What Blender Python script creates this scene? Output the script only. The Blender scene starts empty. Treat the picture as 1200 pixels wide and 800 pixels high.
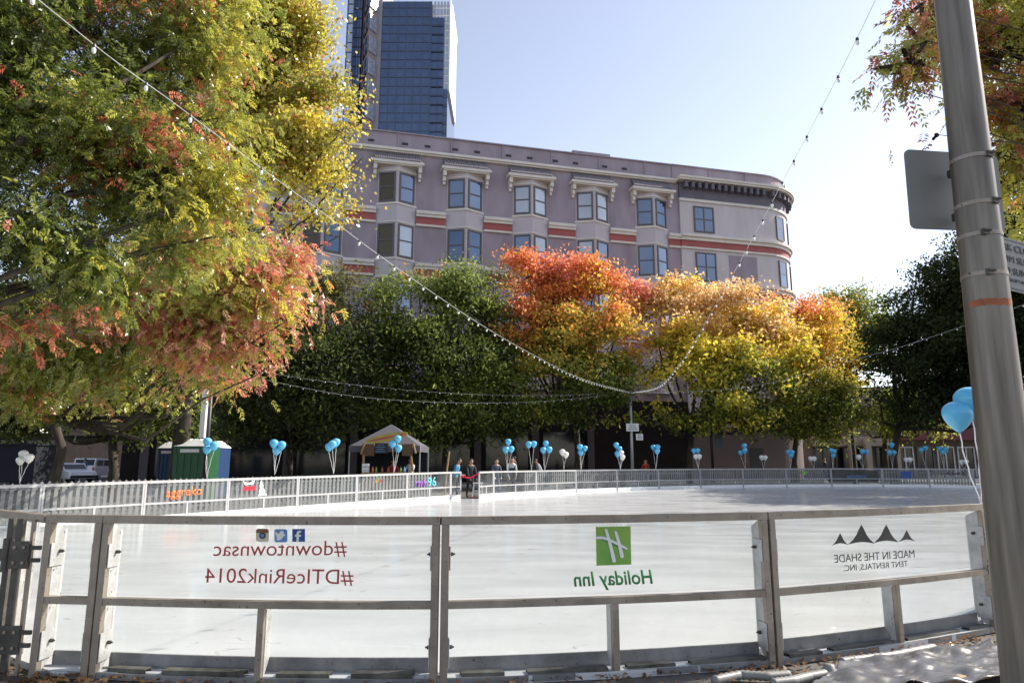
import bpy, math, random
import numpy as np
from mathutils import Vector, Matrix

S = bpy.context.scene
COL = S.collection
random.seed(7)
R = math.radians

# ---------------------------------------------------------------- camera, sky, sun, exposure
CAMZ = 1.55
PITCH = math.atan(0.175)
cp, sp = math.cos(PITCH), math.sin(PITCH)
cam_d = bpy.data.cameras.new("camera")
cam = bpy.data.objects.new("camera", cam_d)
COL.objects.link(cam)
cam.location = (0, 0, CAMZ)
cam.rotation_euler = (math.pi / 2 + PITCH, 0, 0)
cam_d.sensor_width = 36
cam_d.lens = 24
cam_d.clip_start = 0.05
cam_d.clip_end = 3000
S.camera = cam

SUN_AZ, SUN_EL = R(22), R(38)      # azimuth measured from +X towards +Y
world = bpy.data.worlds.new("World")
S.world = world
world.use_nodes = True
wn = world.node_tree
sky = wn.nodes.new("ShaderNodeTexSky")
sky.sky_type = 'NISHITA'
sky.sun_disc = False
sky.sun_elevation = SUN_EL
sky.sun_rotation = math.pi / 2 - SUN_AZ
sky.air_density = 1.0
sky.dust_density = 0.45
sky.ozone_density = 1.2
tint = wn.nodes.new("ShaderNodeMix")
tint.data_type = 'RGBA'
tint.blend_type = 'MULTIPLY'
tint.inputs[0].default_value = 1.0
tint.inputs[7].default_value = (1.06, 0.985, 1.03, 1)
hsv = wn.nodes.new('ShaderNodeHueSaturation')
hsv.inputs['Saturation'].default_value = 0.64
wn.links.new(sky.outputs[0], tint.inputs[6])
wn.links.new(tint.outputs[2], hsv.inputs['Color'])
wn.links.new(hsv.outputs[0], wn.nodes["Background"].inputs[0])
wn.nodes["Background"].inputs[1].default_value = 0.125

sun_d = bpy.data.lights.new("sun", 'SUN')
sun_d.energy = 4.9
sun_d.angle = R(0.5)
sun_d.color = (1.0, 0.93, 0.82)
sun = bpy.data.objects.new("sun", sun_d)
COL.objects.link(sun)
sdir = Vector((math.cos(SUN_AZ) * math.cos(SUN_EL), math.sin(SUN_AZ) * math.cos(SUN_EL), math.sin(SUN_EL)))
sun.rotation_euler = sdir.to_track_quat('Z', 'Y').to_euler()
sun.location = (40, 20, 60)

S.view_settings.view_transform = 'Standard'
S.view_settings.look = 'None'
S.view_settings.exposure = 0.92
S.view_settings.gamma = 1
S.view_settings.use_curve_mapping = False
S.render.engine = 'CYCLES'
S.cycles.transparent_max_bounces = 16
S.cycles.max_bounces = 6
S.cycles.diffuse_bounces = 3
S.cycles.glossy_bounces = 3
S.cycles.transmission_bounces = 4
S.cycles.sample_clamp_indirect = 6

# ---------------------------------------------------------------- photograph helpers
def ray(px, py):
    a = (px - 600) / 800.0
    b = (400 - py) / 800.0
    return Vector((a, cp - b * sp, sp + b * cp))

def at(px, py, Y):
    d = ray(px, py)
    k = Y / d.y
    return Vector((d.x * k, Y, d.z * k + CAMZ))

def xat(px, Y, py=560):
    return at(px, py, Y).x

def in_plane(px, py, A, B, off=0.0):
    """point where the sight line meets the upright plane through ground points A and B"""
    d = ray(px, py)
    t = Vector((B[0] - A[0], B[1] - A[1]))
    n = Vector((-t.y, t.x)).normalized()
    k = (n.x * A[0] + n.y * A[1] + off) / (n.x * d.x + n.y * d.y)
    return Vector((d.x * k, d.y * k, d.z * k + CAMZ))

# ---------------------------------------------------------------- materials
def new_mat(name):
    m = bpy.data.materials.new(name)
    m.use_nodes = True
    nt = m.node_tree
    return m, nt, nt.nodes["Principled BSDF"]

def mat(name, col, rough=0.6, metal=0.0, var=0.12, scale=3.0, bump=0.0, spec=0.5, col2=None, detail=6.0,
        stretch=None, coords='Object', bscale=None):
    m, nt, b = new_mat(name)
    b.inputs['Roughness'].default_value = rough
    b.inputs['Metallic'].default_value = metal
    b.inputs['Specular IOR Level'].default_value = spec
    tc = nt.nodes.new('ShaderNodeTexCoord')
    src = tc.outputs[coords]
    if stretch:
        mp = nt.nodes.new('ShaderNodeMapping')
        mp.inputs['Scale'].default_value = stretch
        nt.links.new(src, mp.inputs[0])
        src = mp.outputs[0]
    n = nt.nodes.new('ShaderNodeTexNoise')
    n.inputs['Scale'].default_value = scale
    n.inputs['Detail'].default_value = detail
    nt.links.new(src, n.inputs['Vector'])
    cr = nt.nodes.new('ShaderNodeValToRGB')
    cr.color_ramp.elements[0].position = 0.3
    cr.color_ramp.elements[1].position = 0.72
    c2 = col2 if col2 else [min(1, c * (1 + var)) for c in col]
    c1 = col if col2 else [c * (1 - var) for c in col]
    cr.color_ramp.elements[0].color = (*c1, 1)
    cr.color_ramp.elements[1].color = (*c2, 1)
    nt.links.new(n.outputs[0], cr.inputs[0])
    nt.links.new(cr.outputs[0], b.inputs['Base Color'])
    if bump:
        n2 = n
        if bscale:
            n2 = nt.nodes.new('ShaderNodeTexNoise')
            n2.inputs['Scale'].default_value = bscale
            n2.inputs['Detail'].default_value = 8
            nt.links.new(src, n2.inputs['Vector'])
        bp = nt.nodes.new('ShaderNodeBump')
        bp.inputs['Strength'].default_value = bump
        bp.inputs['Distance'].default_value = 0.02
        nt.links.new(n2.outputs[0], bp.inputs['Height'])
        nt.links.new(bp.outputs[0], b.inputs['Normal'])
    return m

def leaf_mat(name, trans=0.45, rough=0.42, spec=0.45):
    m, nt, b = new_mat(name)
    at_ = nt.nodes.new('ShaderNodeAttribute')
    at_.attribute_name = 'leafcol'
    nt.links.new(at_.outputs['Color'], b.inputs['Base Color'])
    b.inputs['Roughness'].default_value = rough
    b.inputs['Specular IOR Level'].default_value = spec
    tr = nt.nodes.new('ShaderNodeBsdfTranslucent')
    nt.links.new(at_.outputs['Color'], tr.inputs['Color'])
    mx = nt.nodes.new('ShaderNodeMixShader')
    mx.inputs[0].default_value = trans
    nt.links.new(b.outputs[0], mx.inputs[1])
    nt.links.new(tr.outputs[0], mx.inputs[2])
    nt.links.new(mx.outputs[0], nt.nodes['Material Output'].inputs['Surface'])
    return m

def pane_mat(name, dirt=0.05, tint=(0.96, 0.98, 0.98), smudge=3.0):
    m, nt, b = new_mat(name)
    nt.nodes.remove(b)
    tr = nt.nodes.new('ShaderNodeBsdfTransparent')
    tr.inputs[0].default_value = (*tint, 1)
    gl = nt.nodes.new('ShaderNodeBsdfGlossy')
    gl.inputs['Roughness'].default_value = 0.02
    gl.inputs[0].default_value = (1, 1, 1, 1)
    fr = nt.nodes.new('ShaderNodeFresnel')
    fr.inputs[0].default_value = 1.46
    m1 = nt.nodes.new('ShaderNodeMixShader')
    ge = nt.nodes.new('ShaderNodeNewGeometry')
    inv = nt.nodes.new('ShaderNodeMath'); inv.operation = 'SUBTRACT'; inv.inputs[0].default_value = 1.0
    nt.links.new(ge.outputs['Backfacing'], inv.inputs[1])
    mul = nt.nodes.new('ShaderNodeMath'); mul.operation = 'MULTIPLY'
    nt.links.new(fr.outputs[0], mul.inputs[0]); nt.links.new(inv.outputs[0], mul.inputs[1])
    nt.links.new(mul.outputs[0], m1.inputs[0])
    nt.links.new(tr.outputs[0], m1.inputs[1])
    nt.links.new(gl.outputs[0], m1.inputs[2])
    df = nt.nodes.new('ShaderNodeBsdfDiffuse')
    df.inputs[0].default_value = (0.72, 0.74, 0.76, 1)
    dt = nt.nodes.new('ShaderNodeBsdfTranslucent')
    dt.inputs[0].default_value = (0.72, 0.74, 0.76, 1)
    md = nt.nodes.new('ShaderNodeMixShader')
    nt.links.new(df.outputs[0], md.inputs[1])
    nt.links.new(dt.outputs[0], md.inputs[2])
    tc = nt.nodes.new('ShaderNodeTexCoord')
    n = nt.nodes.new('ShaderNodeTexNoise')
    n.inputs['Scale'].default_value = smudge
    n.inputs['Detail'].default_value = 9
    n.inputs['Roughness'].default_value = 0.7
    nt.links.new(tc.outputs['Object'], n.inputs['Vector'])
    mr = nt.nodes.new('ShaderNodeMapRange')
    mr.inputs['From Min'].default_value = 0.35
    mr.inputs['From Max'].default_value = 0.75
    mr.inputs['To Min'].default_value = dirt * 0.4
    mr.inputs['To Max'].default_value = dirt * 1.8
    nt.links.new(n.outputs[0], mr.inputs[0])
    m2 = nt.nodes.new('ShaderNodeMixShader')
    nt.links.new(mr.outputs[0], m2.inputs[0])
    nt.links.new(m1.outputs[0], m2.inputs[1])
    nt.links.new(md.outputs[0], m2.inputs[2])
    nt.links.new(m2.outputs[0], nt.nodes['Material Output'].inputs['Surface'])
    return m

def steel_mat(name, c1, c2, rough=0.38, metal=0.75):
    """brushed steel tube with blotches, scratches and small dark grime spots"""
    m, nt, b = new_mat(name)
    tc = nt.nodes.new('ShaderNodeTexCoord')
    n = nt.nodes.new('ShaderNodeTexNoise')
    n.inputs['Scale'].default_value = 5
    n.inputs['Detail'].default_value = 10
    n.inputs['Roughness'].default_value = 0.65
    nt.links.new(tc.outputs['Object'], n.inputs['Vector'])
    cr = nt.nodes.new('ShaderNodeValToRGB')
    cr.color_ramp.elements[0].position = 0.32
    cr.color_ramp.elements[1].position = 0.68
    cr.color_ramp.elements[0].color = (*c1, 1)
    cr.color_ramp.elements[1].color = (*c2, 1)
    nt.links.new(n.outputs[0], cr.inputs[0])
    v = nt.nodes.new('ShaderNodeTexNoise')
    v.inputs['Scale'].default_value = 42
    v.inputs['Detail'].default_value = 3
    nt.links.new(tc.outputs['Object'], v.inputs['Vector'])
    r2 = nt.nodes.new('ShaderNodeValToRGB')
    r2.color_ramp.elements[0].position = 0.27
    r2.color_ramp.elements[1].position = 0.36
    r2.color_ramp.elements[0].color = (0.25, 0.2, 0.14, 1)
    r2.color_ramp.elements[1].color = (1, 1, 1, 1)
    nt.links.new(v.outputs[0], r2.inputs[0])
    mu = nt.nodes.new('ShaderNodeMix')
    mu.data_type = 'RGBA'
    mu.blend_type = 'MULTIPLY'
    mu.inputs[0].default_value = 1
    nt.links.new(cr.outputs[0], mu.inputs[6])
    nt.links.new(r2.outputs[0], mu.inputs[7])
    nt.links.new(mu.outputs[2], b.inputs['Base Color'])
    b.inputs['Metallic'].default_value = metal
    mr = nt.nodes.new('ShaderNodeMapRange')
    mr.inputs['To Min'].default_value = rough - 0.12
    mr.inputs['To Max'].default_value = rough + 0.2
    nt.links.new(n.outputs[0], mr.inputs[0])
    nt.links.new(mr.outputs[0], b.inputs['Roughness'])
    bp = nt.nodes.new('ShaderNodeBump')
    bp.inputs['Strength'].default_value = 0.15
    bp.inputs['Distance'].default_value = 0.01
    nt.links.new(n.outputs[0], bp.inputs['Height'])
    nt.links.new(bp.outputs[0], b.inputs['Normal'])
    return m

M = {}
M['steel'] = steel_mat('barrier_steel', (0.22, 0.185, 0.15), (0.38, 0.325, 0.265), 0.45, 0.5)
M['steel_plate'] = steel_mat('barrier_plate', (0.34, 0.33, 0.32), (0.58, 0.57, 0.55), 0.5, 0.2)
M['kick'] = steel_mat('kick_plate_grime', (0.15, 0.15, 0.15), (0.27, 0.27, 0.265), 0.45, 0.3)
M['dark_steel'] = steel_mat('hinge_steel', (0.05, 0.047, 0.04), (0.12, 0.11, 0.095), 0.45, 0.4)
M['pole_steel'] = mat('galvanised_pole', (0.115, 0.10, 0.08), 0.45, 0.45, scale=4, col2=(0.245, 0.215, 0.175), stretch=(7, 7, 0.4), bump=0.12)
M['far_frame'] = mat('pale_aluminium', (0.50, 0.50, 0.50), 0.45, 0.25, 0.1, 4)
M['far_frame_grey'] = mat('grey_aluminium', (0.34, 0.34, 0.36), 0.45, 0.25, 0.15, 4)
M['far_kick'] = mat('white_plastic_kickboard', (0.78, 0.79, 0.80), 0.5, 0, 0.06, 3)
M['pane_near'] = pane_mat('near_acrylic', 0.055, smudge=2.5)
M['pane_far'] = pane_mat('far_acrylic', 0.07, smudge=1.5)
M['picket'] = mat('weathered_picket', (0.21, 0.205, 0.205), 0.7, 0, 0.2, 2)
M['ground'] = mat('concrete_paving', (0.05, 0.045, 0.04), 0.85, 0, scale=1.6, col2=(0.14, 0.13, 0.115), bump=0.4, bscale=14)
M['asphalt'] = mat('asphalt', (0.045, 0.045, 0.048), 0.85, 0, 0.3, 2, bump=0.3, bscale=30)
M['kerb'] = mat('kerb_concrete', (0.35, 0.34, 0.32), 0.8, 0, 0.15, 2)
M['mauve'] = mat('mauve_stucco', (0.30, 0.252, 0.292), 0.85, 0, 0.18, 0.9, stretch=(1, 1, 0.35), bump=0.15, bscale=25)
M['mauve_pale'] = mat('pale_mauve_stucco', (0.52, 0.475, 0.49), 0.85, 0, 0.09, 0.9, stretch=(1, 1, 0.35), bump=0.12, bscale=25)
M['bay_paint'] = mat('bay_lilac_paint', (0.47, 0.43, 0.46), 0.75, 0, 0.05, 1)
M['cream'] = mat('cream_trim', (0.62, 0.58, 0.53), 0.7, 0, 0.08, 1.2)
M['redband'] = mat('red_band_paint', (0.33, 0.085, 0.08), 0.7, 0, 0.12, 1.2)
M['frieze'] = mat('dark_frieze', (0.12, 0.11, 0.14), 0.7, 0, 0.15, 2)
M['tile'] = mat('grey_roof_tile', (0.19, 0.17, 0.19), 0.6, 0, 0.25, 6)
M['winframe'] = mat('dark_window_frame', (0.09, 0.08, 0.085), 0.5, 0, 0.1, 3)
def winglass(name, base, metal, rough=0.04, wob=0.0):
    m, nt, b = new_mat(name)
    tc = nt.nodes.new('ShaderNodeTexCoord')
    n = nt.nodes.new('ShaderNodeTexNoise')
    n.inputs['Scale'].default_value = 0.5
    nt.links.new(tc.outputs['Object'], n.inputs['Vector'])
    cr = nt.nodes.new('ShaderNodeValToRGB')
    cr.color_ramp.elements[0].color = (*[c * 0.75 for c in base], 1)
    cr.color_ramp.elements[1].color = (*[c * 1.25 for c in base], 1)
    nt.links.new(n.outputs[0], cr.inputs[0])
    nt.links.new(cr.outputs[0], b.inputs['Base Color'])
    b.inputs['Metallic'].default_value = metal
    b.inputs['Roughness'].default_value = rough
    bp = nt.nodes.new('ShaderNodeBump')
    bp.inputs['Strength'].default_value = 0.05
    bp.inputs['Distance'].default_value = wob
    nt.links.new(n.outputs[0], bp.inputs['Height'])
    if wob:
        nt.links.new(bp.outputs[0], b.inputs['Normal'])
    return m
M['glass_win'] = winglass('window_glass', (0.17, 0.20, 0.25), 0.85, 0.05)
M['glass_tower'] = winglass('tower_blue_glass', (0.11, 0.145, 0.22), 0.85, 0.08)
M['glass_tower_light'] = winglass('tower_pale_glass', (0.45, 0.5, 0.58), 0.6, 0.12)
M['glass_dark'] = winglass('shop_glass', (0.012, 0.014, 0.016), 0.1, 0.08)
M['blind'] = mat('window_blind', (0.5, 0.52, 0.5), 0.8, 0, 0.05, 2)
M['granite'] = mat('tower_granite', (0.24, 0.18, 0.18), 0.6, 0, 0.08, 0.3)
M['granite_grey'] = mat('tower_granite_grey', (0.27, 0.255, 0.30), 0.6, 0, 0.08, 0.3)
M['mullion'] = mat('tower_mullion', (0.075, 0.09, 0.13), 0.5, 0.2, 0.1, 0.3)
M['tower_white'] = mat('tower_white_grid', (0.78, 0.78, 0.78), 0.6, 0, 0.05, 0.3)
M['bark'] = mat('bark', (0.03, 0.025, 0.02), 0.95, 0, scale=7, spec=0.2, col2=(0.085, 0.07, 0.055), stretch=(1, 1, 0.25), bump=0.6)
M['leaf'] = leaf_mat('leaf', 0.52, 0.32, 0.8)
M['leaf_far'] = leaf_mat('leaf_far', 0.55, 0.6, 0.25)
M['balloon_blue'] = mat('balloon_blue', (0.11, 0.46, 0.72), 0.28, 0, 0.03, 1)
M['balloon_white'] = mat('balloon_white', (0.78, 0.76, 0.72), 0.3, 0, 0.03, 1)
for k_ in ('balloon_blue', 'balloon_white'):
    b_ = M[k_].node_tree.nodes['Principled BSDF']
    b_.inputs['Transmission Weight'].default_value = 0.0
    b_.inputs['Subsurface Weight'].default_value = 0.35
    b_.inputs['Subsurface Radius'].default_value = (0.08, 0.08, 0.08)
M['ribbon'] = mat('white_ribbon', (0.75, 0.75, 0.75), 0.4, 0, 0.05, 3)
M['wire'] = mat('white_cable', (0.62, 0.62, 0.60), 0.5, 0, 0.1, 5)
M['socket'] = mat('black_socket', (0.02, 0.02, 0.02), 0.5)
m_, nt_, b_ = new_mat('bulb_glass')
b_.inputs['Base Color'].default_value = (0.9, 0.9, 0.86, 1)
b_.inputs['Roughness'].default_value = 0.12
M['bulb'] = m_
M['black'] = mat('black_paint', (0.015, 0.015, 0.017), 0.5, 0, 0.2, 4)
M['white_paint'] = mat('white_paint', (0.75, 0.75, 0.74), 0.5, 0, 0.06, 4)
M['sign_back'] = mat('aluminium_sign_back', (0.22, 0.222, 0.21), 0.65, 0.2, 0.08, 2)
M['sign_face'] = mat('sign_face_white', (0.19, 0.19, 0.175), 0.5, 0, 0.05, 2)
M['tape'] = mat('orange_tape_remnant', (0.33, 0.10, 0.04), 0.7, 0, 0.3, 20)
M['green_plastic'] = mat('green_plastic', (0.012, 0.075, 0.028), 0.5, 0, 0.12, 2)
M['blue_plastic'] = mat('blue_plastic', (0.012, 0.04, 0.11), 0.5, 0, 0.12, 2)
M['grey_plastic'] = mat('grey_roof_plastic', (0.62, 0.62, 0.60), 0.5, 0, 0.1, 2)
M['container'] = mat('dark_container', (0.022, 0.024, 0.03), 0.9, 0, 0.15, 1, spec=0.1)
M['canvas'] = mat('white_canvas_shaded', (0.08, 0.078, 0.09), 0.8, 0, 0.06, 1)  # white cloth; the building's shade is put into this dark base colour
M['thatch'] = mat('thatch', (0.12, 0.075, 0.04), 0.95, 0, 0.4, 20, bump=0.8, stretch=(6, 6, 1))
M['bamboo'] = mat('bamboo', (0.26, 0.17, 0.07), 0.6, 0, 0.2, 10)
M['surf'] = mat('yellow_surfboard', (0.36, 0.30, 0.06), 0.4, 0, 0.2, 3)
M['wood'] = mat('raw_wood', (0.36, 0.24, 0.12), 0.7, 0, 0.2, 6)
M['red_cloth'] = mat('red_cloth', (0.60, 0.015, 0.04), 0.6, 0, 0.1, 5)
M['decal_red'] = mat('decal_dark_red', (0.40, 0.06, 0.06), 0.6, 0, 0.05)
M['decal_green'] = mat('decal_green', (0.05, 0.24, 0.08), 0.6, 0, 0.05)
M['decal_lime'] = mat('decal_lime', (0.16, 0.38, 0.06), 0.6, 0, scale=2.2, col2=(0.32, 0.52, 0.10))
M['decal_grey'] = mat('decal_charcoal', (0.06, 0.055, 0.05), 0.6, 0, 0.05)
M['decal_white'] = mat('decal_white', (0.82, 0.82, 0.80), 0.6, 0, 0.02)
M['decal_orange'] = mat('decal_orange', (0.85, 0.20, 0.04), 0.6, 0, 0.05)
M['decal_purple'] = mat('decal_purple', (0.20, 0.05, 0.38), 0.6, 0, 0.05)
M['decal_cyan'] = mat('decal_cyan', (0.10, 0.62, 0.72), 0.6, 0, 0.05)
M['decal_blue'] = mat('decal_blue', (0.03, 0.09, 0.30), 0.6, 0, 0.05)
M['decal_sky'] = mat('decal_sky_blue', (0.12, 0.28, 0.58), 0.6, 0, 0.05)
M['decal_cream'] = mat('decal_cream', (0.66, 0.58, 0.46), 0.6, 0, 0.05)
M['decal_brown'] = mat('decal_brown', (0.22, 0.10, 0.05), 0.6, 0, 0.05)
M['skin_a'] = mat('skin_tan', (0.40, 0.22, 0.14), 0.55, 0, 0.05)
M['skin_b'] = mat('skin_fair', (0.55, 0.34, 0.25), 0.55, 0, 0.05)
M['hair'] = mat('dark_hair', (0.02, 0.015, 0.012), 0.6, 0, 0.2, 20)
M['hose'] = mat('white_hose', (0.22, 0.215, 0.20), 0.5, 0, 0.2, 8)
M['tyre'] = mat('tyre_rubber', (0.02, 0.02, 0.02), 0.8)
M['car_white'] = mat('white_car_paint', (0.70, 0.71, 0.72), 0.25, 0, 0.02)
M['car_grey'] = mat('grey_car_paint', (0.16, 0.18, 0.20), 0.25, 0.2, 0.02)
M['tail'] = mat('red_tail_lamp', (0.45, 0.02, 0.02), 0.3)
M['dark_wall'] = mat('dark_wall_and_shade', (0.018, 0.015, 0.015), 0.95, 0, 0.2, 1, spec=0.1)  # dark walls, and the ground storey with its shade put into the colour
M['brown_wall'] = mat('brown_shop_wall', (0.16, 0.12, 0.10), 0.8, 0, 0.12, 1)
M['dark_red'] = mat('dark_red_fascia', (0.14, 0.025, 0.03), 0.6, 0, 0.12, 1)
M['beige'] = mat('beige_fascia', (0.36, 0.29, 0.23), 0.8, 0, 0.08, 1)

# ice: smooth sheet with skate scratches and faint mottling
def ice_material():
    m, nt, b = new_mat('rink_ice')
    tc = nt.nodes.new('ShaderNodeTexCoord')
    mp = nt.nodes.new('ShaderNodeMapping')
    mp.inputs['Scale'].default_value = (0.5, 1.4, 1)
    mp.inputs['Rotation'].default_value = (0, 0, 0.35)
    nt.links.new(tc.outputs['Object'], mp.inputs[0])
    n = nt.nodes.new('ShaderNodeTexNoise')
    n.inputs['Scale'].default_value = 1.1
    n.inputs['Detail'].default_value = 9
    nt.links.new(mp.outputs[0], n.inputs['Vector'])
    cr = nt.nodes.new('ShaderNodeValToRGB')
    cr.color_ramp.elements[0].position = 0.30
    cr.color_ramp.elements[0].color = (0.50, 0.505, 0.51, 1)
    cr.color_ramp.elements[1].position = 0.62
    cr.color_ramp.elements[1].color = (0.56, 0.565, 0.57, 1)
    nt.links.new(n.outputs[0], cr.inputs[0])
    last = cr.outputs[0]
    # scratches: thin curved lines from stretched noises
    for k, (rot, sc, w, c) in enumerate([(0.5, 1.6, 0.012, (0.62, 0.62, 0.63, 1)), (-0.4, 2.3, 0.010, (0.60, 0.60, 0.61, 1)), (1.2, 1.1, 0.007, (0.34, 0.33, 0.32, 1))]):
        mp2 = nt.nodes.new('ShaderNodeMapping')
        mp2.inputs['Rotation'].default_value = (0, 0, rot)
        mp2.inputs['Scale'].default_value = (0.35, 1.6, 1)
        nt.links.new(tc.outputs['Object'], mp2.inputs[0])
        n2 = nt.nodes.new('ShaderNodeTexNoise')
        n2.inputs['Scale'].default_value = sc
        n2.inputs['Detail'].default_value = 2
        nt.links.new(mp2.outputs[0], n2.inputs['Vector'])
        s1 = nt.nodes.new('ShaderNodeMath'); s1.operation = 'SUBTRACT'; s1.inputs[1].default_value = 0.5
        nt.links.new(n2.outputs[0], s1.inputs[0])
        s2 = nt.nodes.new('ShaderNodeMath'); s2.operation = 'ABSOLUTE'
        nt.links.new(s1.outputs[0], s2.inputs[0])
        mr = nt.nodes.new('ShaderNodeMapRange')
        mr.inputs['From Min'].default_value = 0.0
        mr.inputs['From Max'].default_value = w * 0.5
        mr.inputs['To Min'].default_value = 1
        mr.inputs['To Max'].default_value = 0
        nt.links.new(s2.outputs[0], mr.inputs[0])
        n3 = nt.nodes.new('ShaderNodeTexNoise')
        n3.inputs['Scale'].default_value = 1.3 + k
        nt.links.new(tc.outputs['Object'], n3.inputs['Vector'])
        g = nt.nodes.new('ShaderNodeMapRange')
        g.inputs['From Min'].default_value = 0.44
        g.inputs['From Max'].default_value = 0.55
        nt.links.new(n3.outputs[0], g.inputs[0])
        mm = nt.nodes.new('ShaderNodeMath'); mm.operation = 'MULTIPLY'
        nt.links.new(mr.outputs[0], mm.inputs[0]); nt.links.new(g.outputs[0], mm.inputs[1])
        mx = nt.nodes.new('ShaderNodeMix'); mx.data_type = 'RGBA'
        mx.inputs[7].default_value = c
        nt.links.new(mm.outputs[0], mx.inputs[0])
        nt.links.new(last, mx.inputs[6])
        last = mx.outputs[2]
    nt.links.new(last, b.inputs['Base Color'])
    mr = nt.nodes.new('ShaderNodeMapRange')
    mr.inputs['To Min'].default_value = 0.03
    mr.inputs['To Max'].default_value = 0.30
    nt.links.new(n.outputs[0], mr.inputs[0])
    nt.links.new(mr.outputs[0], b.inputs['Roughness'])
    b.inputs['Specular IOR Level'].default_value = 0.35
    return m
M['ice'] = ice_material()

# ---------------------------------------------------------------- mesh builder
class MB:
    def __init__(s):
        s.v = []; s.f = []; s.mi = []; s.cur = 0
    def poly(s, pts, m=None):
        i = len(s.v)
        s.v += [tuple(p) for p in pts]
        s.f.append(tuple(range(i, i + len(pts)))); s.mi.append(s.cur if m is None else m)
    def hexa(s, b, t, m=None):
        """b, t: four corners each, counter-clockwise seen from above"""
        i = len(s.v)
        s.v += [tuple(p) for p in b] + [tuple(p) for p in t]
        for q in ((3, 2, 1, 0), (4, 5, 6, 7), (0, 1, 5, 4), (1, 2, 6, 5), (2, 3, 7, 6), (3, 0, 4, 7)):
            s.f.append(tuple(i + k for k in q)); s.mi.append(s.cur if m is None else m)
    def box(s, c, size, rz=0, m=None):
        hx, hy, hz = size[0] / 2, size[1] / 2, size[2] / 2
        cs, sn = math.cos(rz), math.sin(rz)
        P = []
        for z in (-hz, hz):
            for x, y in ((-hx, -hy), (hx, -hy), (hx, hy), (-hx, hy)):
                P.append((c[0] + x * cs - y * sn, c[1] + x * sn + y * cs, c[2] + z))
        s.hexa(P[:4], P[4:], m)
    def seg(s, A, B, z0, z1, w, off=0.0, m=None):
        """box along ground segment A-B, thickness w, shifted off to the left side of A->B"""
        d = Vector((B[0] - A[0], B[1] - A[1])).normalized()
        n = Vector((-d.y, d.x))
        a0 = Vector(A[:2]) + n * (off - w / 2); b0 = Vector(B[:2]) + n * (off - w / 2)
        a1 = Vector(A[:2]) + n * (off + w / 2); b1 = Vector(B[:2]) + n * (off + w / 2)
        s.hexa([(a0.x, a0.y, z0), (b0.x, b0.y, z0), (b1.x, b1.y, z0), (a1.x, a1.y, z0)],
               [(a0.x, a0.y, z1), (b0.x, b0.y, z1), (b1.x, b1.y, z1), (a1.x, a1.y, z1)], m)
    def tube(s, pts, rad, n=8, m=None, cap=True):
        pts = [Vector(p) for p in pts]
        if not hasattr(rad, '__len__'): rad = [rad] * len(pts)
        i0 = len(s.v)
        up = Vector((0, 0, 1))
        prev = None
        for k, p in enumerate(pts):
            t = (pts[min(k + 1, len(pts) - 1)] - pts[max(k - 1, 0)])
            if t.length < 1e-9: t = Vector((0, 0, 1))
            t.normalize()
            if prev is None:
                a = t.cross(up if abs(t.z) < 0.9 else Vector((1, 0, 0))).normalized()
            else:
                a = (prev - t * prev.dot(t)).normalized()
            prev = a
            b = t.cross(a)
            for j in range(n):
                w = 2 * math.pi * j / n
                s.v.append(tuple(p + (a * math.cos(w) + b * math.sin(w)) * rad[k]))
        mm = s.cur if m is None else m
        for k in range(len(pts) - 1):
            for j in range(n):
                j2 = (j + 1) % n
                s.f.append((i0 + k * n + j, i0 + k * n + j2, i0 + (k + 1) * n + j2, i0 + (k + 1) * n + j)); s.mi.append(mm)
        if cap:
            s.f.append(tuple(i0 + j for j in reversed(range(n)))); s.mi.append(mm)
            s.f.append(tuple(i0 + (len(pts) - 1) * n + j for j in range(n))); s.mi.append(mm)
    def lathe(s, c, prof, n=16, m=None, axis=None):
        """prof: list of (r, z)"""
        s.tube([(c[0], c[1], c[2] + z) for r, z in prof], [max(r, 1e-4) for r, z in prof], n, m)
    def prism(s, pts2, place, d0, d1, m=None):
        """pts2: 2-d outline (ccw), place(u, v, d) -> point; extruded between depths"""
        n = len(pts2)
        i = len(s.v)
        s.v += [tuple(place(u, v, d0)) for u, v in pts2] + [tuple(place(u, v, d1)) for u, v in pts2]
        mm = s.cur if m is None else m
        s.f.append(tuple(i + k for k in range(n))); s.mi.append(mm)
        s.f.append(tuple(i + n + k for k in reversed(range(n)))); s.mi.append(mm)
        for k in range(n):
            k2 = (k + 1) % n
            s.f.append((i + k, i + n + k, i + n + k2, i + k2)); s.mi.append(mm)
    def build(s, name, mats, parent=None, smooth=False, bevel=0.0, world=True):
        me = bpy.data.meshes.new(name)
        off = Vector((0, 0, 0))
        p = parent
        while world and p is not None:
            off += p.location; p = p.parent
        vs = [(v[0] - off.x, v[1] - off.y, v[2] - off.z) for v in s.v]
        me.from_pydata(vs, [], s.f)
        if not isinstance(mats, (list, tuple)): mats = [mats]
        for mt in mats: me.materials.append(mt)
        me.polygons.foreach_set('material_index', s.mi)
        if smooth: me.polygons.foreach_set('use_smooth', [True] * len(s.f))
        me.update()
        o = bpy.data.objects.new(name, me)
        COL.objects.link(o)
        if parent: o.parent = parent
        if bevel:
            bv = o.modifiers.new('bevel', 'BEVEL'); bv.width = bevel; bv.segments = 2; bv.limit_method = 'ANGLE'
        return o

def tag(o, label=None, cat=None, group=None, kind=None):
    if label: o['label'] = label
    if cat: o['category'] = cat
    if group: o['group'] = group
    if kind: o['kind'] = kind
    return o

def thing(name, label, cat, loc=(0, 0, 0), group=None):
    o = bpy.data.objects.new(name, None)
    COL.objects.link(o)
    o.location = loc
    o.empty_display_size = 0.3
    return tag(o, label, cat, group)

def copy_tree(o, parent=None):
    c = o.copy(); COL.objects.link(c)
    if parent is not None: c.parent = parent
    for ch in list(o.children): copy_tree(ch, c)
    return c

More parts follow.
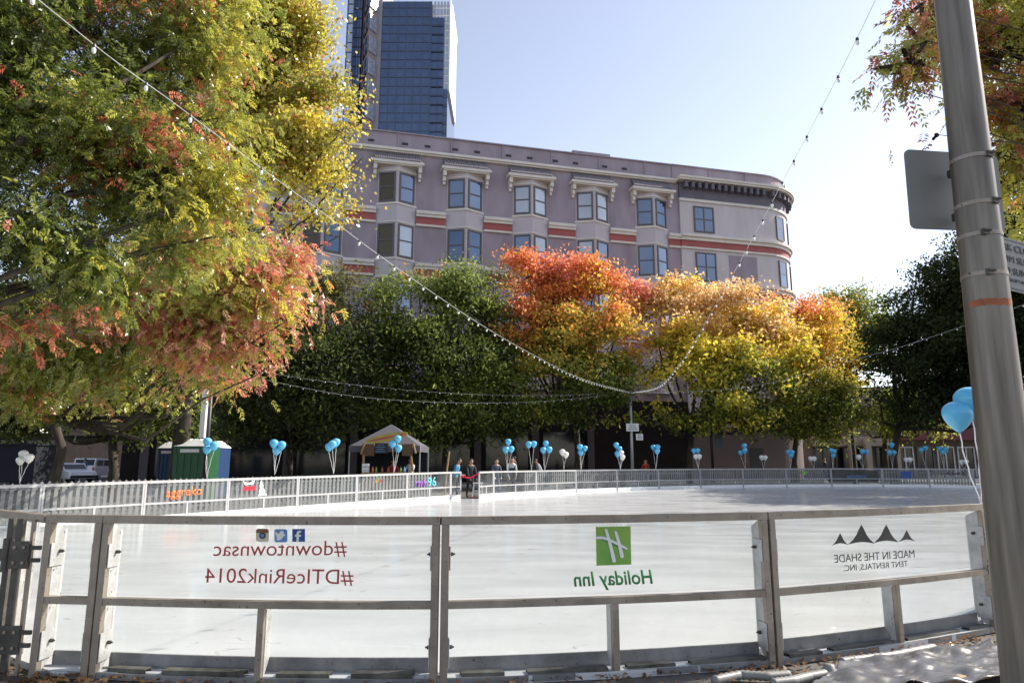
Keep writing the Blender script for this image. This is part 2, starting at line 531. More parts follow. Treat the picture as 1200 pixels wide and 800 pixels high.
ORD = ['first', 'second', 'third', 'fourth', 'fifth', 'sixth', 'seventh', 'eighth', 'ninth', 'tenth', 'eleventh', 'twelfth',
       'thirteenth', 'fourteenth', 'fifteenth', 'sixteenth', 'seventeenth', 'eighteenth', 'nineteenth', 'twentieth']

def text_mesh(name, body, pl, pr, hgt, material, parent, mirror=False, thick=0.002, up=Vector((0, 0, 1)), shear=0.0, bold=0.0, squeeze=True):
    """flat lettering whose baseline runs from pl to pr (as seen by the viewer, left to right); capitals hgt tall"""
    cu = bpy.data.curves.new('tmp', 'FONT')
    cu.body = body; cu.size = 1.0; cu.extrude = 0; cu.shear = shear; cu.offset = bold
    cu.resolution_u = 4
    ob = bpy.data.objects.new('tmp', cu)
    COL.objects.link(ob)
    bpy.context.view_layer.update()
    dg = bpy.context.evaluated_depsgraph_get()
    me = bpy.data.meshes.new_from_object(ob.evaluated_get(dg))
    COL.objects.unlink(ob); bpy.data.objects.remove(ob); bpy.data.curves.remove(cu)
    xs = [v.co.x for v in me.vertices]
    x0, x1 = min(xs), max(xs)
    cap = 0.73
    pl = Vector(pl); pr = Vector(pr)
    d = pr - pl
    L = d.length
    if mirror:
        o0, dx = pr, -d / L
    else:
        o0, dx = pl, d / L
    nrm = (d / L).cross(up).normalized()
    off = Vector((0, 0, 0)); p = parent
    while p is not None:
        off += p.location; p = p.parent
    sx = L / (x1 - x0); sy = hgt / cap
    for v in me.vertices:
        v.co = o0 + dx * ((v.co.x - x0) * sx) + up * (v.co.y * sy) + nrm * 0.0 - off
    o = bpy.data.objects.new(name, me)
    me.materials.clear(); me.materials.append(material)
    COL.objects.link(o); o.parent = parent
    sd = o.modifiers.new('thick', 'SOLIDIFY'); sd.thickness = thick; sd.offset = 0
    return o

# ---------------------------------------------------------------- ground, ice, street
def sheet(name, pts, z, material, kind='structure', depth=0.0):
    mb = MB()
    if depth:
        mb.prism(pts, lambda u, v, d: (u, v, d), z, z - depth)
    else:
        mb.poly([(x, y, z) for x, y in pts])
    o = mb.build(name, material)
    tag(o, kind=kind)
    return o

sheet('ground', [(-900, -300), (900, -300), (900, 1500), (-900, 1500)], 0.0, M['ground'])

def catmull(P, n=8):
    out = []
    for i in range(len(P) - 1):
        p0 = P[max(i - 1, 0)]; p1 = P[i]; p2 = P[i + 1]; p3 = P[min(i + 2, len(P) - 1)]
        for k in range(n):
            t = k / n
            out.append(tuple(0.5 * ((2 * p1[a]) + (-p0[a] + p2[a]) * t + (2 * p0[a] - 5 * p1[a] + 4 * p2[a] - p3[a]) * t * t + (-p0[a] + 3 * p1[a] - 3 * p2[a] + p3[a]) * t ** 3) for a in range(2)))
    out.append(tuple(P[-1][:2]))
    return out

def gp(px, Y, py=572):
    p = at(px, py, Y); return (p.x, p.y)

NEAR = [(-8.2, 8.55), (-5.9, 7.05), (-3.52, 5.40), (-3.05, 5.27), (-0.515, 5.12), (2.02, 5.58), (4.455, 6.645), (6.4, 8.15), (8.1, 9.9)]
LEFT0, LEFT1 = Vector((-11.24, 16.7)), Vector((-2.47, 27.9))
STEP = (LEFT1 - LEFT0) / 6
FAR_PX = [(561, 28.3), (578, 29.6), (628, 31.9), (675, 34.0), (723, 35.9), (772, 37.6), (821, 39.0), (871, 40.1), (922, 40.8), (975, 41.2), (1035, 41.0), (1090, 40.2), (1142, 38.9), (1190, 37.2), (1235, 35.2), (1290, 32.6)]
FAR = [gp(a, b) for a, b in FAR_PX]
gap_l = LEFT1 + STEP.normalized() * 0.62
left_poly = [(-8.2, 8.55), (-11.6, 9.2), (-13.6, 12.0), tuple(LEFT0 - STEP)]
right_poly = [FAR[-1], (24, 26), (21, 20.5), (16, 15.8), (11.5, 12.2), (8.1, 9.9)]
rink = catmull(NEAR, 4)[:-1] + catmull(list(reversed(right_poly)), 4)[:-1] + list(reversed(FAR)) + [tuple(gap_l), tuple(LEFT0)] + [left_poly[3], left_poly[2], left_poly[1]]
sheet('ice', rink, 0.055, M['ice'], depth=0.05)

# street behind the trees with kerbs and lane line
def on_building(u, v=0.0):
    return (BA.x + BU.x * u + BN.x * v, BA.y + BU.y * u + BN.y * v)
BU = Vector((0.968, 0.25)).normalized()
BN = Vector((BU.y, -BU.x))
BA = Vector((-8.73, 49.0))
street = [on_building(-90, 26 - 14), on_building(-21, 12), on_building(-21, -60), on_building(-34, -60), on_building(-34, 2), on_building(-90, 2)]
sheet('road', [on_building(-120, -2), on_building(-120, 9), on_building(-19, 9), on_building(-19, -90), on_building(-31, -90), on_building(-31, -2)], 0.004, M['asphalt'])
sheet('road', [on_building(-19, 3.0), on_building(-19, 9), on_building(160, 9), on_building(160, 3.0)], 0.004, M['asphalt'])
mb = MB()
mb.seg(on_building(-120, 9.1), on_building(160, 9.1), 0, 0.12, 0.18)
mb.seg(on_building(-17, 2.9), on_building(40, 2.9), 0, 0.12, 0.18)
o = mb.build('kerb', M['kerb']); tag(o, kind='structure')
mb = MB()
for k in range(30):
    a = on_building(-90 + k * 6, 6.0); b = on_building(-87 + k * 6, 6.0)
    mb.seg(a, b, 0.0075, 0.008, 0.12)
o = mb.build('lane_marking', M['white_paint']); tag(o, kind='structure')

# ---------------------------------------------------------------- main building
bld = thing('corner_building', 'long five storey mauve stucco building with bay windows and curved right corner', 'building', (BA.x, BA.y, 0))
ZROOF = 26.3
def bp_(u, v, z):
    q = on_building(u, v)
    return (q[0], q[1], z)
ANG = math.atan2(BU.y, BU.x)
def bbox_(mb, u0, u1, v0, v1, z0, z1, m=None):
    mb.hexa([bp_(u0, v1, z0), bp_(u1, v1, z0), bp_(u1, v0, z0), bp_(u0, v0, z0)],
            [bp_(u0, v1, z1), bp_(u1, v1, z1), bp_(u1, v0, z1), bp_(u0, v0, z1)], m)
UL, US, UC = -17.0, 23.6, 31.7       # left end, start of paler section, start of the curve
RC = 4.3                              # corner radius
def corner(off=0.0, n=14, start=0):
    """plan points of the front: straight to UC then round the corner, offset outwards"""
    P = []
    for k in range(n + 1):
        t = math.pi / 2 * k / n
        P.append((UC + (RC + off) * math.sin(t), -RC + (RC + off) * math.cos(t)))
    return P
def band(mb, u0, z0, z1, off, inner=-0.3, m=None, curved=True):
    """course along the front from u0 round the corner, off = how far proud"""
    pts_o = [(u0, off)] + corner(off) + [(UC + RC + off, -30)]
    pts_i = [(u0, inner)] + corner(inner) + [(UC + RC + inner, -30)]
    for k in range(len(pts_o) - 1):
        a, b, c, d = pts_o[k], pts_o[k + 1], pts_i[k + 1], pts_i[k]
        mb.hexa([bp_(*a, z0), bp_(*b, z0), bp_(*c, z0), bp_(*d, z0)], [bp_(*a, z1), bp_(*b, z1), bp_(*c, z1), bp_(*d, z1)], m)
# window rows: (z bottom, z top)
ROWS = [(20.66, 23.0), (16.4, 18.95), (12.3, 14.8), (8.2, 10.7)]
BAYS = [5.25 * k for k in range(-3, 5)]
# wall
mb = MB()
bbox_(mb, UL, US, -30, 0, 0, 25.0)
mb.build('wall', M['mauve'], bld)
mb = MB()
band(mb, US, 0, 25.0, 0.12, -6)
mb.build('wall', M['mauve_pale'], bld)
mb = MB()
bbox_(mb, UL, US - 0.6, -29.9, 0.10, 25.02, ZROOF)
band(mb, US - 0.598, 25.02, ZROOF, 0.16, -7)
bbox_(mb, 14.1, 17.4, -20, 0.14, ZROOF, ZROOF + 0.32)
o = mb.build('parapet', M['mauve'], bld)
mb = MB()
bbox_(mb, UL - 0.05, US - 0.62, -0.4, 0.22, ZROOF + 0.002, ZROOF + 0.10)
band(mb, US - 0.61, ZROOF + 0.002, ZROOF + 0.10, 0.26)
for k in range(10):
    u = -16.4 + k * 4.1
    bbox_(mb, u - 0.05, u + 0.05, 0.10, 0.17, 25.1, ZROOF - 0.02)
for u in (26.5, 30.0):
    bbox_(mb, u - 0.05, u + 0.05, 0.16, 0.23, 25.1, ZROOF - 0.02)
mb.build('coping', M['mauve'], bld)
for k in range(8):
    u = -12.0 + k * 4.1 + (0.2 if k % 2 else 0)
    for d in (0, 1.75):
        mb = MB(); bbox_(mb, u + d - 0.22, u + d + 0.22, 0.09, 0.14, 25.42, 25.6)
        mb.build('parapet_vent', M['black'], bld)
# cornices
mb = MB()
bbox_(mb, UL - 0.1, US - 0.3, -0.1, 0.38, 24.84, 25.04)
bbox_(mb, UL - 0.1, US - 0.3, -0.1, 0.24, 24.72, 24.838)
band(mb, US - 0.298, 25.04, 25.2, 0.95, -0.1)
band(mb, US - 0.296, 24.88, 25.038, 0.85, -0.1)
band(mb, US - 0.05, 23.22, 23.45, 0.24, -0.05)
mb.build('cornice', M['cream'], bld)
mb = MB()
band(mb, US - 0.02, 23.45, 24.87, 0.18, -0.1)
n = 0
for k in range(24):
    u = US + 0.3 + k * 0.62
    if u < UC: bbox_(mb, u, u + 0.26, 0.18, 0.72, 24.3, 24.86)
for k in range(1, 10):
    t = math.pi / 2 * k / 10
    c = (UC + (RC + 0.42) * math.sin(t), -RC + (RC + 0.42) * math.cos(t))
    p = bp_(c[0], c[1], 24.58)
    mb.box(p, (0.26, 0.54, 0.54), ANG + t)
mb.build('frieze', M['frieze'], bld)
# storey bands
for zb in (19.2, 15.1, 11.0):
    mbc = MB(); mbr = MB()
    edges = [UL] + sum([[b - 1.5, b + 1.5] for b in BAYS], []) + [US]
    for k in range(0, len(edges), 2):
        a, b = edges[k], edges[k + 1]
        if b - a < 0.1: continue
        mbc = MB(); mbr = MB()
        bbox_(mbc, a, b, -0.1, 0.34, zb + 0.78, zb + 1.02)
        bbox_(mbc, a, b, -0.1, 0.24, zb + 0.56, zb + 0.779)
        bbox_(mbr, a, b, -0.1, 0.10, zb + 0.001, zb + 0.559)
        bbox_(mbc, a, b, -0.1, 0.16, zb - 0.16, zb)
        mbc.build('string_course', M['cream'], bld); mbr.build('red_band', M['redband'], bld)
    mbc = MB(); mbr = MB()
    band(mbc, US, zb + 0.84, zb + 1.06, 0.5, -0.1)
    band(mbc, US, zb + 0.56, zb + 0.839, 0.34, -0.1)
    band(mbr, US, zb + 0.001, zb + 0.559, 0.2, -0.1)
    band(mbc, US, zb - 0.16, zb, 0.26, -0.1)
    mbc.build('string_course', M['cream'], bld)
    mbr.build('red_band', M['redband'], bld)
# V-shaped bays
def bay(uc):
    HB = 1.42; DP = 0.62
    mb = MB()
    zt = 23.55
    def tri(z0, z1, e=0.0, m=None):
        b = [bp_(uc - HB - e, 0, z0), bp_(uc, DP + e, z0), bp_(uc + HB + e, 0, z0), bp_(uc, -0.3, z0)]
        t = [bp_(uc - HB - e, 0, z1), bp_(uc, DP + e, z1), bp_(uc + HB + e, 0, z1), bp_(uc, -0.3, z1)]
        mb.hexa(b, t, m)
    tri(6.8, zt)
    for (z0, z1) in ROWS:
        tri(z0 - 0.22, z0 - 0.08, 0.09, 1)
        tri(z1 + 0.10, z1 + 0.2, 0.07, 1)
    o = mb.build('bay', [M['bay_paint'], M['cream']], bld)
    for r, (z0, z1) in enumerate(ROWS[:3]):
        for side in (-1, 1):
            a = Vector((uc + side * (HB - 0.10), 0.10 * DP / HB)); b = Vector((uc + side * 0.13, DP * (1 - 0.13 / HB)))
            if side > 0: pass
            d = (b - a).normalized(); n = Vector((-d.y, d.x))
            if n.y < 0: n = -n
            def q(s, e, z):
                w = a + d * s + n * e
                return bp_(w.x, w.y, z)
            L = (b - a).length
            def rect(mb, s0, s1, e0, e1, zz0, zz1, m=None):
                mb.hexa([q(s0, e1, zz0), q(s1, e1, zz0), q(s1, e0, zz0), q(s0, e0, zz0)], [q(s0, e1, zz1), q(s1, e1, zz1), q(s1, e0, zz1), q(s0, e0, zz1)], m)
            mf = MB()
            fw = 0.13
            rect(mf, 0, fw, -0.02, 0.07, z0, z1); rect(mf, L - fw, L, -0.02, 0.07, z0, z1)
            rect(mf, fw, L - fw, -0.02, 0.068, z1 - fw, z1); rect(mf, fw, L - fw, -0.02, 0.068, z0, z0 + fw)
            zm = (z0 + z1) / 2
            rect(mf, fw, L - fw, -0.02, 0.06, zm - 0.045, zm + 0.045)
            w = mf.build('window', M['winframe'], bld)
            mg = MB()
            rect(mg, fw, L - fw, 0.01, 0.02, z0 + fw, zm - 0.045); rect(mg, fw, L - fw, 0.01, 0.02, zm + 0.045, z1 - fw)
            blind = (r == 0 and uc > 9 and uc < 17)
            pick = 'glass_blind' if blind else 'glass_tree_tint' if (side < 0 and uc < 1) else random.choice(['glass_win', 'glass_win', 'glass_teal', 'glass_teal', 'glass_blind'] if r else ['glass_win', 'glass_teal'])
            mg.build('pane', M[pick], w)
    # hood of tiles with cream fascia and brackets
    mh = MB()
    for k in range(26):
        u0 = uc - 1.72 + k * 3.44 / 26; u1 = u0 + 3.44 / 26 * 0.72
        s0 = bp_(u0, 0.0, 24.62); 
        mh.hexa([bp_(u0, 0.72, 23.84), bp_(u1, 0.72, 23.84), bp_(u1, 0.02, 24.62), bp_(u0, 0.02, 24.62)],
                [bp_(u0, 0.76, 23.94), bp_(u1, 0.76, 23.94), bp_(u1, 0.06, 24.72), bp_(u0, 0.06, 24.72)])
    mh.hexa([bp_(uc - 1.85, 0.70, 23.80), bp_(uc + 1.85, 0.70, 23.80), bp_(uc + 1.6, 0.0, 24.58), bp_(uc - 1.6, 0.0, 24.58)],
            [bp_(uc - 1.85, 0.73, 23.86), bp_(uc + 1.85, 0.73, 23.86), bp_(uc + 1.6, 0.03, 24.64), bp_(uc - 1.6, 0.03, 24.64)])
    mh.build('hood', M['tile'], bld)
    mc = MB()
    bbox_(mc, uc - 1.95, uc + 1.95, 0.0, 0.82, 23.60, 23.80)
    bbox_(mc, uc - 1.8, uc + 1.8, 0.0, 0.72, 23.5, 23.598)
    for s in (-1, 1):
        u = uc + s * 1.68
        bbox_(mc, u - 0.13, u + 0.13, 0.0, 0.62, 23.1, 23.498)
        bbox_(mc, u - 0.11, u + 0.11, 0.0, 0.40, 22.75, 23.098)
        bbox_(mc, u - 0.09, u + 0.09, 0.0, 0.24, 22.5, 22.748)
    mc.build('bracket', M['cream'], bld)
M['glass_blind'] = winglass('glass_before_blind', (0.42, 0.46, 0.50), 0.25, 0.08)
M['glass_tree_tint'] = winglass('glass_painted_reflection', (0.07, 0.055, 0.03), 0.5, 0.05, 0.4)  # brown base colour stands in for golden trees mirrored in the left panes
M['glass_teal'] = winglass('glass_deep_blue', (0.09, 0.12, 0.17), 0.8, 0.05)
for uc in BAYS: bay(uc)
# flat windows of the paler section and of the corner
def flat_window(u0, u1, z0, z1, v, two=True, z_rot=0):
    mf = MB(); f = 0.12
    bbox_(mf, u0, u0 + f, v - 0.05, v + 0.05, z0, z1); bbox_(mf, u1 - f, u1, v - 0.05, v + 0.05, z0, z1)
    bbox_(mf, u0 + f, u1 - f, v - 0.05, v + 0.048, z0, z0 + f); bbox_(mf, u0 + f, u1 - f, v - 0.05, v + 0.048, z1 - f, z1)
    zm = (z0 + z1) / 2
    bbox_(mf, u0 + f, u1 - f, v - 0.05, v + 0.04, zm - 0.045, zm + 0.045)
    um = (u0 + u1) / 2
    if two:
        bbox_(mf, um - 0.05, um + 0.05, v - 0.05, v + 0.044, z0 + f, zm - 0.045); bbox_(mf, um - 0.05, um + 0.05, v - 0.05, v + 0.044, zm + 0.045, z1 - f)
    w = mf.build('window', M['winframe'], bld)
    mg = MB()
    bbox_(mg, u0 + f * .9, u1 - f * .9, v - 0.03, v + 0.012, z0 + f * .9, z1 - f * .9)
    mg.build('pane', M['glass_win'], w)
for r, (z0, z1) in enumerate(ROWS):
    flat_window(24.85, 26.75, z0 - 0.1, z1 - 0.15, 0.16)
    if r: 
        mbp = MB(); bbox_(mbp, 28.0, 30.7, 0.1, 0.15, z0 - 0.3, z1 - 0.2); mbp.build('blind_panel', M['mauve'], bld)
    for t in (0.42, 1.02, 1.5):
        c = (UC + (RC + 0.13) * math.sin(t), -RC + (RC + 0.13) * math.cos(t))
        p = bp_(c[0], c[1], 0)
        mf = MB(); W = 1.05; H = z1 - z0 - 0.25; zc = (z0 + z1) / 2 - 0.12
        def loc(dx, dy, dz): 
            a = ANG + t
            return (p[0] + dx * math.cos(a), p[1] + dx * math.sin(a), zc + dz)
        a = ANG + t
        mf.box(loc(-W / 2, 0.02, 0), (0.12, 0.16, H), a); mf.box(loc(W / 2, 0.02, 0), (0.12, 0.16, H), a)
        mf.box(loc(0, 0.02, H / 2), (W - .12, 0.15, 0.12), a); mf.box(loc(0, 0.02, -H / 2), (W - .12, 0.15, 0.12), a); mf.box(loc(0, 0.02, 0), (W - .12, 0.13, 0.08), a)
        w = mf.build('window', M['winframe'], bld)
        mg = MB(); mg.box(loc(0, 0.0, 0), (W - 0.1, 0.1, H - 0.1), a); mg.build('pane', M['glass_win'], w)
# ground storey: columns, dark shop glass, red and cream band
mb = MB()
band(mb, US, 4.25, 4.45, 0.4, -0.05)
band(mb, US, 5.15, 5.35, 0.52, -0.05)
mb.build('string_course', M['cream'], bld)
mb = MB()
band(mb, US, 4.451, 5.149, 0.3, -0.05)
mb.build('red_band', M['redband'], bld)
M['dark_wall'] = M.get('dark_wall') or mat('dark_wall_and_shade', (0.018, 0.015, 0.015), 0.95, 0, 0.2, 1, spec=0.1)
mb = MB(); band(mb, US + 0.02, 0.0, 4.249, 0.16, -0.05); mb.build('base_wall', mat('dark_mauve_base', (0.115, 0.085, 0.085), 0.85, 0, 0.08, 1), bld)
mb = MB(); bbox_(mb, UL - 0.02, US - 0.1, 0.005, 0.16, 0.0, 6.2); mb.build('painted_shade_front', M['dark_wall'], bld)  # thin dark sheet: shade under the trees put into the ground storey's colour
for k in range(7):
    u = -15 + k * 4.4
    mb = MB(); bbox_(mb, u, u + 3.2, 0.15, 0.19, 0.6, 3.7)
    mb.build('shop_window', M['glass_dark'], bld)
mb = MB(); bbox_(mb, 28.9, 30.1, 0.14, 0.2, 0.02, 2.6); mb.build('doorway', M['black'], bld)
M['pilaster'] = mat('brown_pilaster', (0.07, 0.055, 0.06), 0.8)
for k in range(8):
    u = -15.9 + k * 4.4
    mb = MB(); bbox_(mb, u, u + 0.5, 0.15, 0.35, 0.0, 4.24)
    mb.build('pilaster', M['pilaster'], bld)

# ---------------------------------------------------------------- glass tower behind
tw = thing('office_tower', 'tall office tower of blue glass and pink granite rising behind the mauve building', 'office tower', at(465, 560, 150).to_tuple()[:2] + (0,))
TY = 150.0
def tpt(px, py=80): return at(px, py, TY)
def tz(py): return at(465, py, TY).z
def tx(px): return at(px, 80, TY).x
mb = MB()
ztop = tz(-40)
# main slab: front faces us, its right flank runs away
def tbox(mb, px0, px1, y0, y1, z0, z1, m=None):
    x0, x1 = tx(px0), tx(px1)
    mb.hexa([(x0, y0, z0), (x1, y0, z0), (x1, y1, z0), (x0, y1, z0)], [(x0, y0, z1), (x1, y0, z1), (x1, y1, z1), (x0, y1, z1)], m)
tbox(mb, 446, 505, TY, TY + 20, 0, tz(2))
tbox(mb, 505.0, 519.5, TY + 0.3, TY + 20, 0, tz(20))
tbox(mb, 519.5, 524.5, TY + 0.6, TY + 20, 0, tz(103))
mb.build('curtain_wall', M['glass_tower'], tw)
mb = MB()
xs_ = [446 + 9.5 * k for k in range(9)]
for k, px in enumerate(xs_):
    zt = tz(2) if px < 505 else tz(20) if px < 519 else tz(103)
    x = tx(px)
    mb.box((x, TY - 0.02 if px < 505 else TY + 0.28, zt / 2), (0.16, 0.2, zt))
for k in range(60):
    z = 2.2 + k * 2.3
    if z > tz(2): break
    wpx = 505 if z > tz(20) else 519.5 if z > tz(103) else 524.5
    x0, x1 = tx(446), tx(wpx)
    mb.box(((x0 + x1) / 2, TY - 0.03, z), (x1 - x0, 0.16, 0.13 if k % 2 else 0.22))
mb.build('mullions', M['mullion'], tw)
mb = MB()
tbox(mb, 505.1, 525.5, TY + 1.2, TY + 19, tz(103), tz(2))
tbox(mb, 525.51, 526.6, TY + 1.0, TY + 18, tz(103), tz(-6))
tbox(mb, 500, 527.5, TY + 4, TY + 18, tz(2), tz(-8))
mb.build('lattice', M['tower_white'], tw)
mb = MB()
for k in range(26):
    z = tz(103) + k * 2.0
    if z > tz(4): break
    x0, x1 = tx(506), tx(525.2)
    for j in range(5):
        a = x0 + (x1 - x0) * j / 5 + 0.15; b = x0 + (x1 - x0) * (j + 1) / 5 - 0.15
        mb.box(((a + b) / 2, TY + 1.15, z + 0.9), (b - a, 0.14, 1.5))
mb.build('lattice_glass', M['glass_tower_light'], tw)
# granite strip with stacked windows, angled bay
mb = MB()
tbox(mb, 437, 445.9, TY - 0.4, TY + 18, 0, ztop)
mb.build('granite_strip', M['granite_grey'], tw)
mb = MB()
x0, x1, x2 = tx(418), tx(434), tx(437.5)
mb.hexa([(x0, TY + 4, 0), (x1, TY - 3.2, 0), (x2, TY - 0.2, 0), (x0, TY + 8, 0)], [(x0, TY + 4, ztop), (x1, TY - 3.2, ztop), (x2, TY - 0.2, ztop), (x0, TY + 8, ztop)])
mb.hexa([(x1, TY - 3.2, 0), (tx(441), TY - 0.5, 0), (tx(441), TY + 2, 0), (x0, TY + 6, 0)], [(x1, TY - 3.2, ztop), (tx(441), TY - 0.5, ztop), (tx(441), TY + 2, ztop), (x0, TY + 6, ztop)])
mb.build('granite_bay', M['granite'], tw)
A_ = Vector((tx(418), TY + 4)); B_ = Vector((tx(434), TY - 3.2)); C_ = Vector((tx(441), TY - 0.5))
for k in range(9):
    yb = 145 - 25.5 * k
    z0, z1 = tz(yb), tz(yb - 18)
    mb = MB()
    a = A_.lerp(B_, 0.42); b = A_.lerp(B_, 0.97)
    mb.seg(a, b, z0, z1, 0.5, -0.05)
    w = mb.build('window', M['glass_tower'], tw)
    mb = MB()
    for f_ in (0.5,):
        p0 = a.lerp(b, f_); mb.seg(p0, a.lerp(b, f_ + 0.03), z0, z1, 0.7, -0.05)
    mb.seg(a, b, (z0 * 0.7 + z1 * 0.3), (z0 * 0.7 + z1 * 0.3) + 0.15, 0.72, -0.05)
    mb.build('frame', M['granite_grey'], w)
    mb = MB()
    a = B_.lerp(C_, 0.06); b = B_.lerp(C_, 0.88)
    mb.seg(a, b, z0, z1, 0.5, -0.05)
    w = mb.build('window', M['glass_tower_light'], tw)
    mb = MB()
    mb.seg(a, b, (z0 * 0.7 + z1 * 0.3), (z0 * 0.7 + z1 * 0.3) + 0.18, 0.72, -0.05)
    mb.seg(a.lerp(b, 0.5), a.lerp(b, 0.54), z0, z1, 0.7, -0.05)
    mb.build('frame', M['granite_grey'], w)
mb = MB()
tbox(mb, 400, 418, TY + 3, TY + 24, 0, ztop)
mb.build('curtain_wall', M['glass_tower'], tw)
mb = MB()
tbox(mb, 404, 409.5, TY + 1.2, TY + 10, 0, ztop)
mb.build('curtain_wall', M['glass_tower_light'], tw)
mb = MB()
for k in range(60):
    z = 3 + 2.6 * k
    if z > ztop: break
    x0, x1 = tx(400), tx(418)
    mb.box(((x0 + x1) / 2, TY + 2.95, z), (x1 - x0, 0.2, 0.16))
    x0, x1 = tx(404), tx(409.5)
    mb.box(((x0 + x1) / 2, TY + 1.15, z), (x1 - x0, 0.2, 0.16))
for px in (412.5, 415.2):
    mb.box((tx(px), TY + 2.95, ztop / 2), (0.15, 0.2, ztop))
mb.build('mullions', M['mullion'], tw)

# ---------------------------------------------------------------- shops to the right and buildings to the left
SHY = 66.0
sh = thing('shop_row', 'low row of shops with dark red and beige fascias beyond the rink', 'building', (at(1060, 560, SHY).x, SHY, 0))
mb = MB()
x0, x1 = xat(948, SHY), xat(1330, SHY)
mb.box(((x0 + x1) / 2, SHY + 8, 4.3), (x1 - x0, 16, 8.6))
mb.build('wall', M['brown_wall'], sh, world=True)
mb = MB()
mb.box(((xat(953, SHY) + xat(1045, SHY)) / 2, SHY - 0.4, at(1000, 517, SHY).z), (xat(1045, SHY) - xat(953, SHY), 0.9, 0.9))
mb.build('beige_fascia', M['beige'], sh)
mb = MB()
mb.box(((xat(1047, SHY) + xat(1300, SHY)) / 2, SHY - 0.6, 4.35), (xat(1300, SHY) - xat(1047, SHY), 1.4, 1.7))
mb.build('red_fascia', M['dark_red'], sh)
for k in range(14):
    px = 957 + k * 24
    a, b = xat(px, SHY), xat(px + 19, SHY)
    mb = MB()
    for x in (a, b, (a + b) / 2): mb.box((x, SHY - 0.06, 1.45), (0.12, 0.16, 2.7))
    mb.box(((a + b) / 2, SHY - 0.06, 2.85), (b - a + .12, 0.16, 0.12))
    w = mb.build('shopfront', M['far_frame'] if k in (4, 6, 7, 9) else M['winframe'], sh)
    mb = MB()
    mb.box(((a + b) / 2, SHY - 0.02, 1.45), (b - a - 0.1, 0.08, 2.7))
    mb.build('pane', M['glass_dark'], w)
for px in (994, 1012, 1045):
    mb = MB(); mb.box((xat(px, SHY), SHY - 1.2, 1.8), (0.5, 0.5, 3.6)); mb.build('column', M['beige'], sh)

def block(name, label, px0, px1, Y, h, wallm, rows, cols, depth=14, winm='glass_dark', base=1.2):
    x0, x1 = xat(px0, Y), xat(px1, Y)
    t = thing(name, label, 'building', ((x0 + x1) / 2, Y, 0))
    mb = MB(); mb.box(((x0 + x1) / 2, Y + depth / 2, h / 2), (x1 - x0, depth, h)); mb.build('wall', wallm, t)
    mb = MB(); mb.box(((x0 + x1) / 2, Y + depth / 2, h + 0.15), (x1 - x0 + 0.5, depth + 0.5, 0.3)); mb.build('roof', M['cream'], t)
    for r in range(rows):
        for c in range(cols):
            w = (x1 - x0) / cols
            xc = x0 + w * (c + 0.5); zc = base + (h - base) * (r + 0.5) / rows
            mb = MB()
            ww, hh = w * 0.55, (h - base) / rows * 0.55
            for s in (-1, 1):
                mb.box((xc + s * ww / 2, Y - 0.03, zc), (0.12, 0.14, hh + 0.12)); mb.box((xc, Y - 0.03, zc + s * hh / 2), (ww - 0.12, 0.14, 0.12))
            f = mb.build('window', M['winframe'], t)
            mb = MB(); mb.box((xc, Y, zc), (ww - .1, 0.06, hh - .1)); mb.build('pane', M[winm], f)
    return t
block('street_building', 'grey blue building seen far down the street between the left tree trunks', 60, 150, 92, 13, mat('bluegrey_wall', (0.05, 0.06, 0.085), 0.8), 3, 5)
block('street_building', 'dark brown building at the far left behind the dark booth', -220, 55, 75, 11, M['dark_wall'], 3, 8)
bx = at(20, 540, 22.5)
booth = thing('dark_booth', 'dark grey windowless booth behind the fence at the far left', 'booth', (xat(0, 22.5), 22.5, 0))
mb = MB(); x0, x1 = xat(-110, 22.5), xat(36, 22.5)
mb.box(((x0 + x1) / 2, 23.1, 1.03), (x1 - x0, 1.0, 2.06)); mb.build('wall', M['container'], booth)
mb = MB(); mb.box(((x0 + x1) / 2, 23.1, 2.09), (x1 - x0 + 0.1, 1.1, 0.06)); mb.build('roof', M['container'], booth)
mb = MB(); mb.box((xat(2, 22.5), 22.58, 0.62), (0.5, 0.06, 0.5)); mb.build('hatch', M['black'], booth)
cnp = thing('street_canopy', 'small white roofed canopy above and behind the dark booth', 'canopy', (xat(5, 30), 30, 0))
x0, x1 = xat(-60, 30), xat(26, 30)
mb = MB(); mb.box(((x0 + x1) / 2, 31, 2.92), (x1 - x0, 2.4, 0.22)); mb.build('roof', M['white_paint'], cnp)
for x in (x0 + .1, x1 - .1):
    for y in (29.9, 32.1):
        mb = MB(); mb.tube([(x, y, 0), (x, y, 2.82)], 0.04, 8); mb.build('leg', M['far_frame_grey'], cnp)

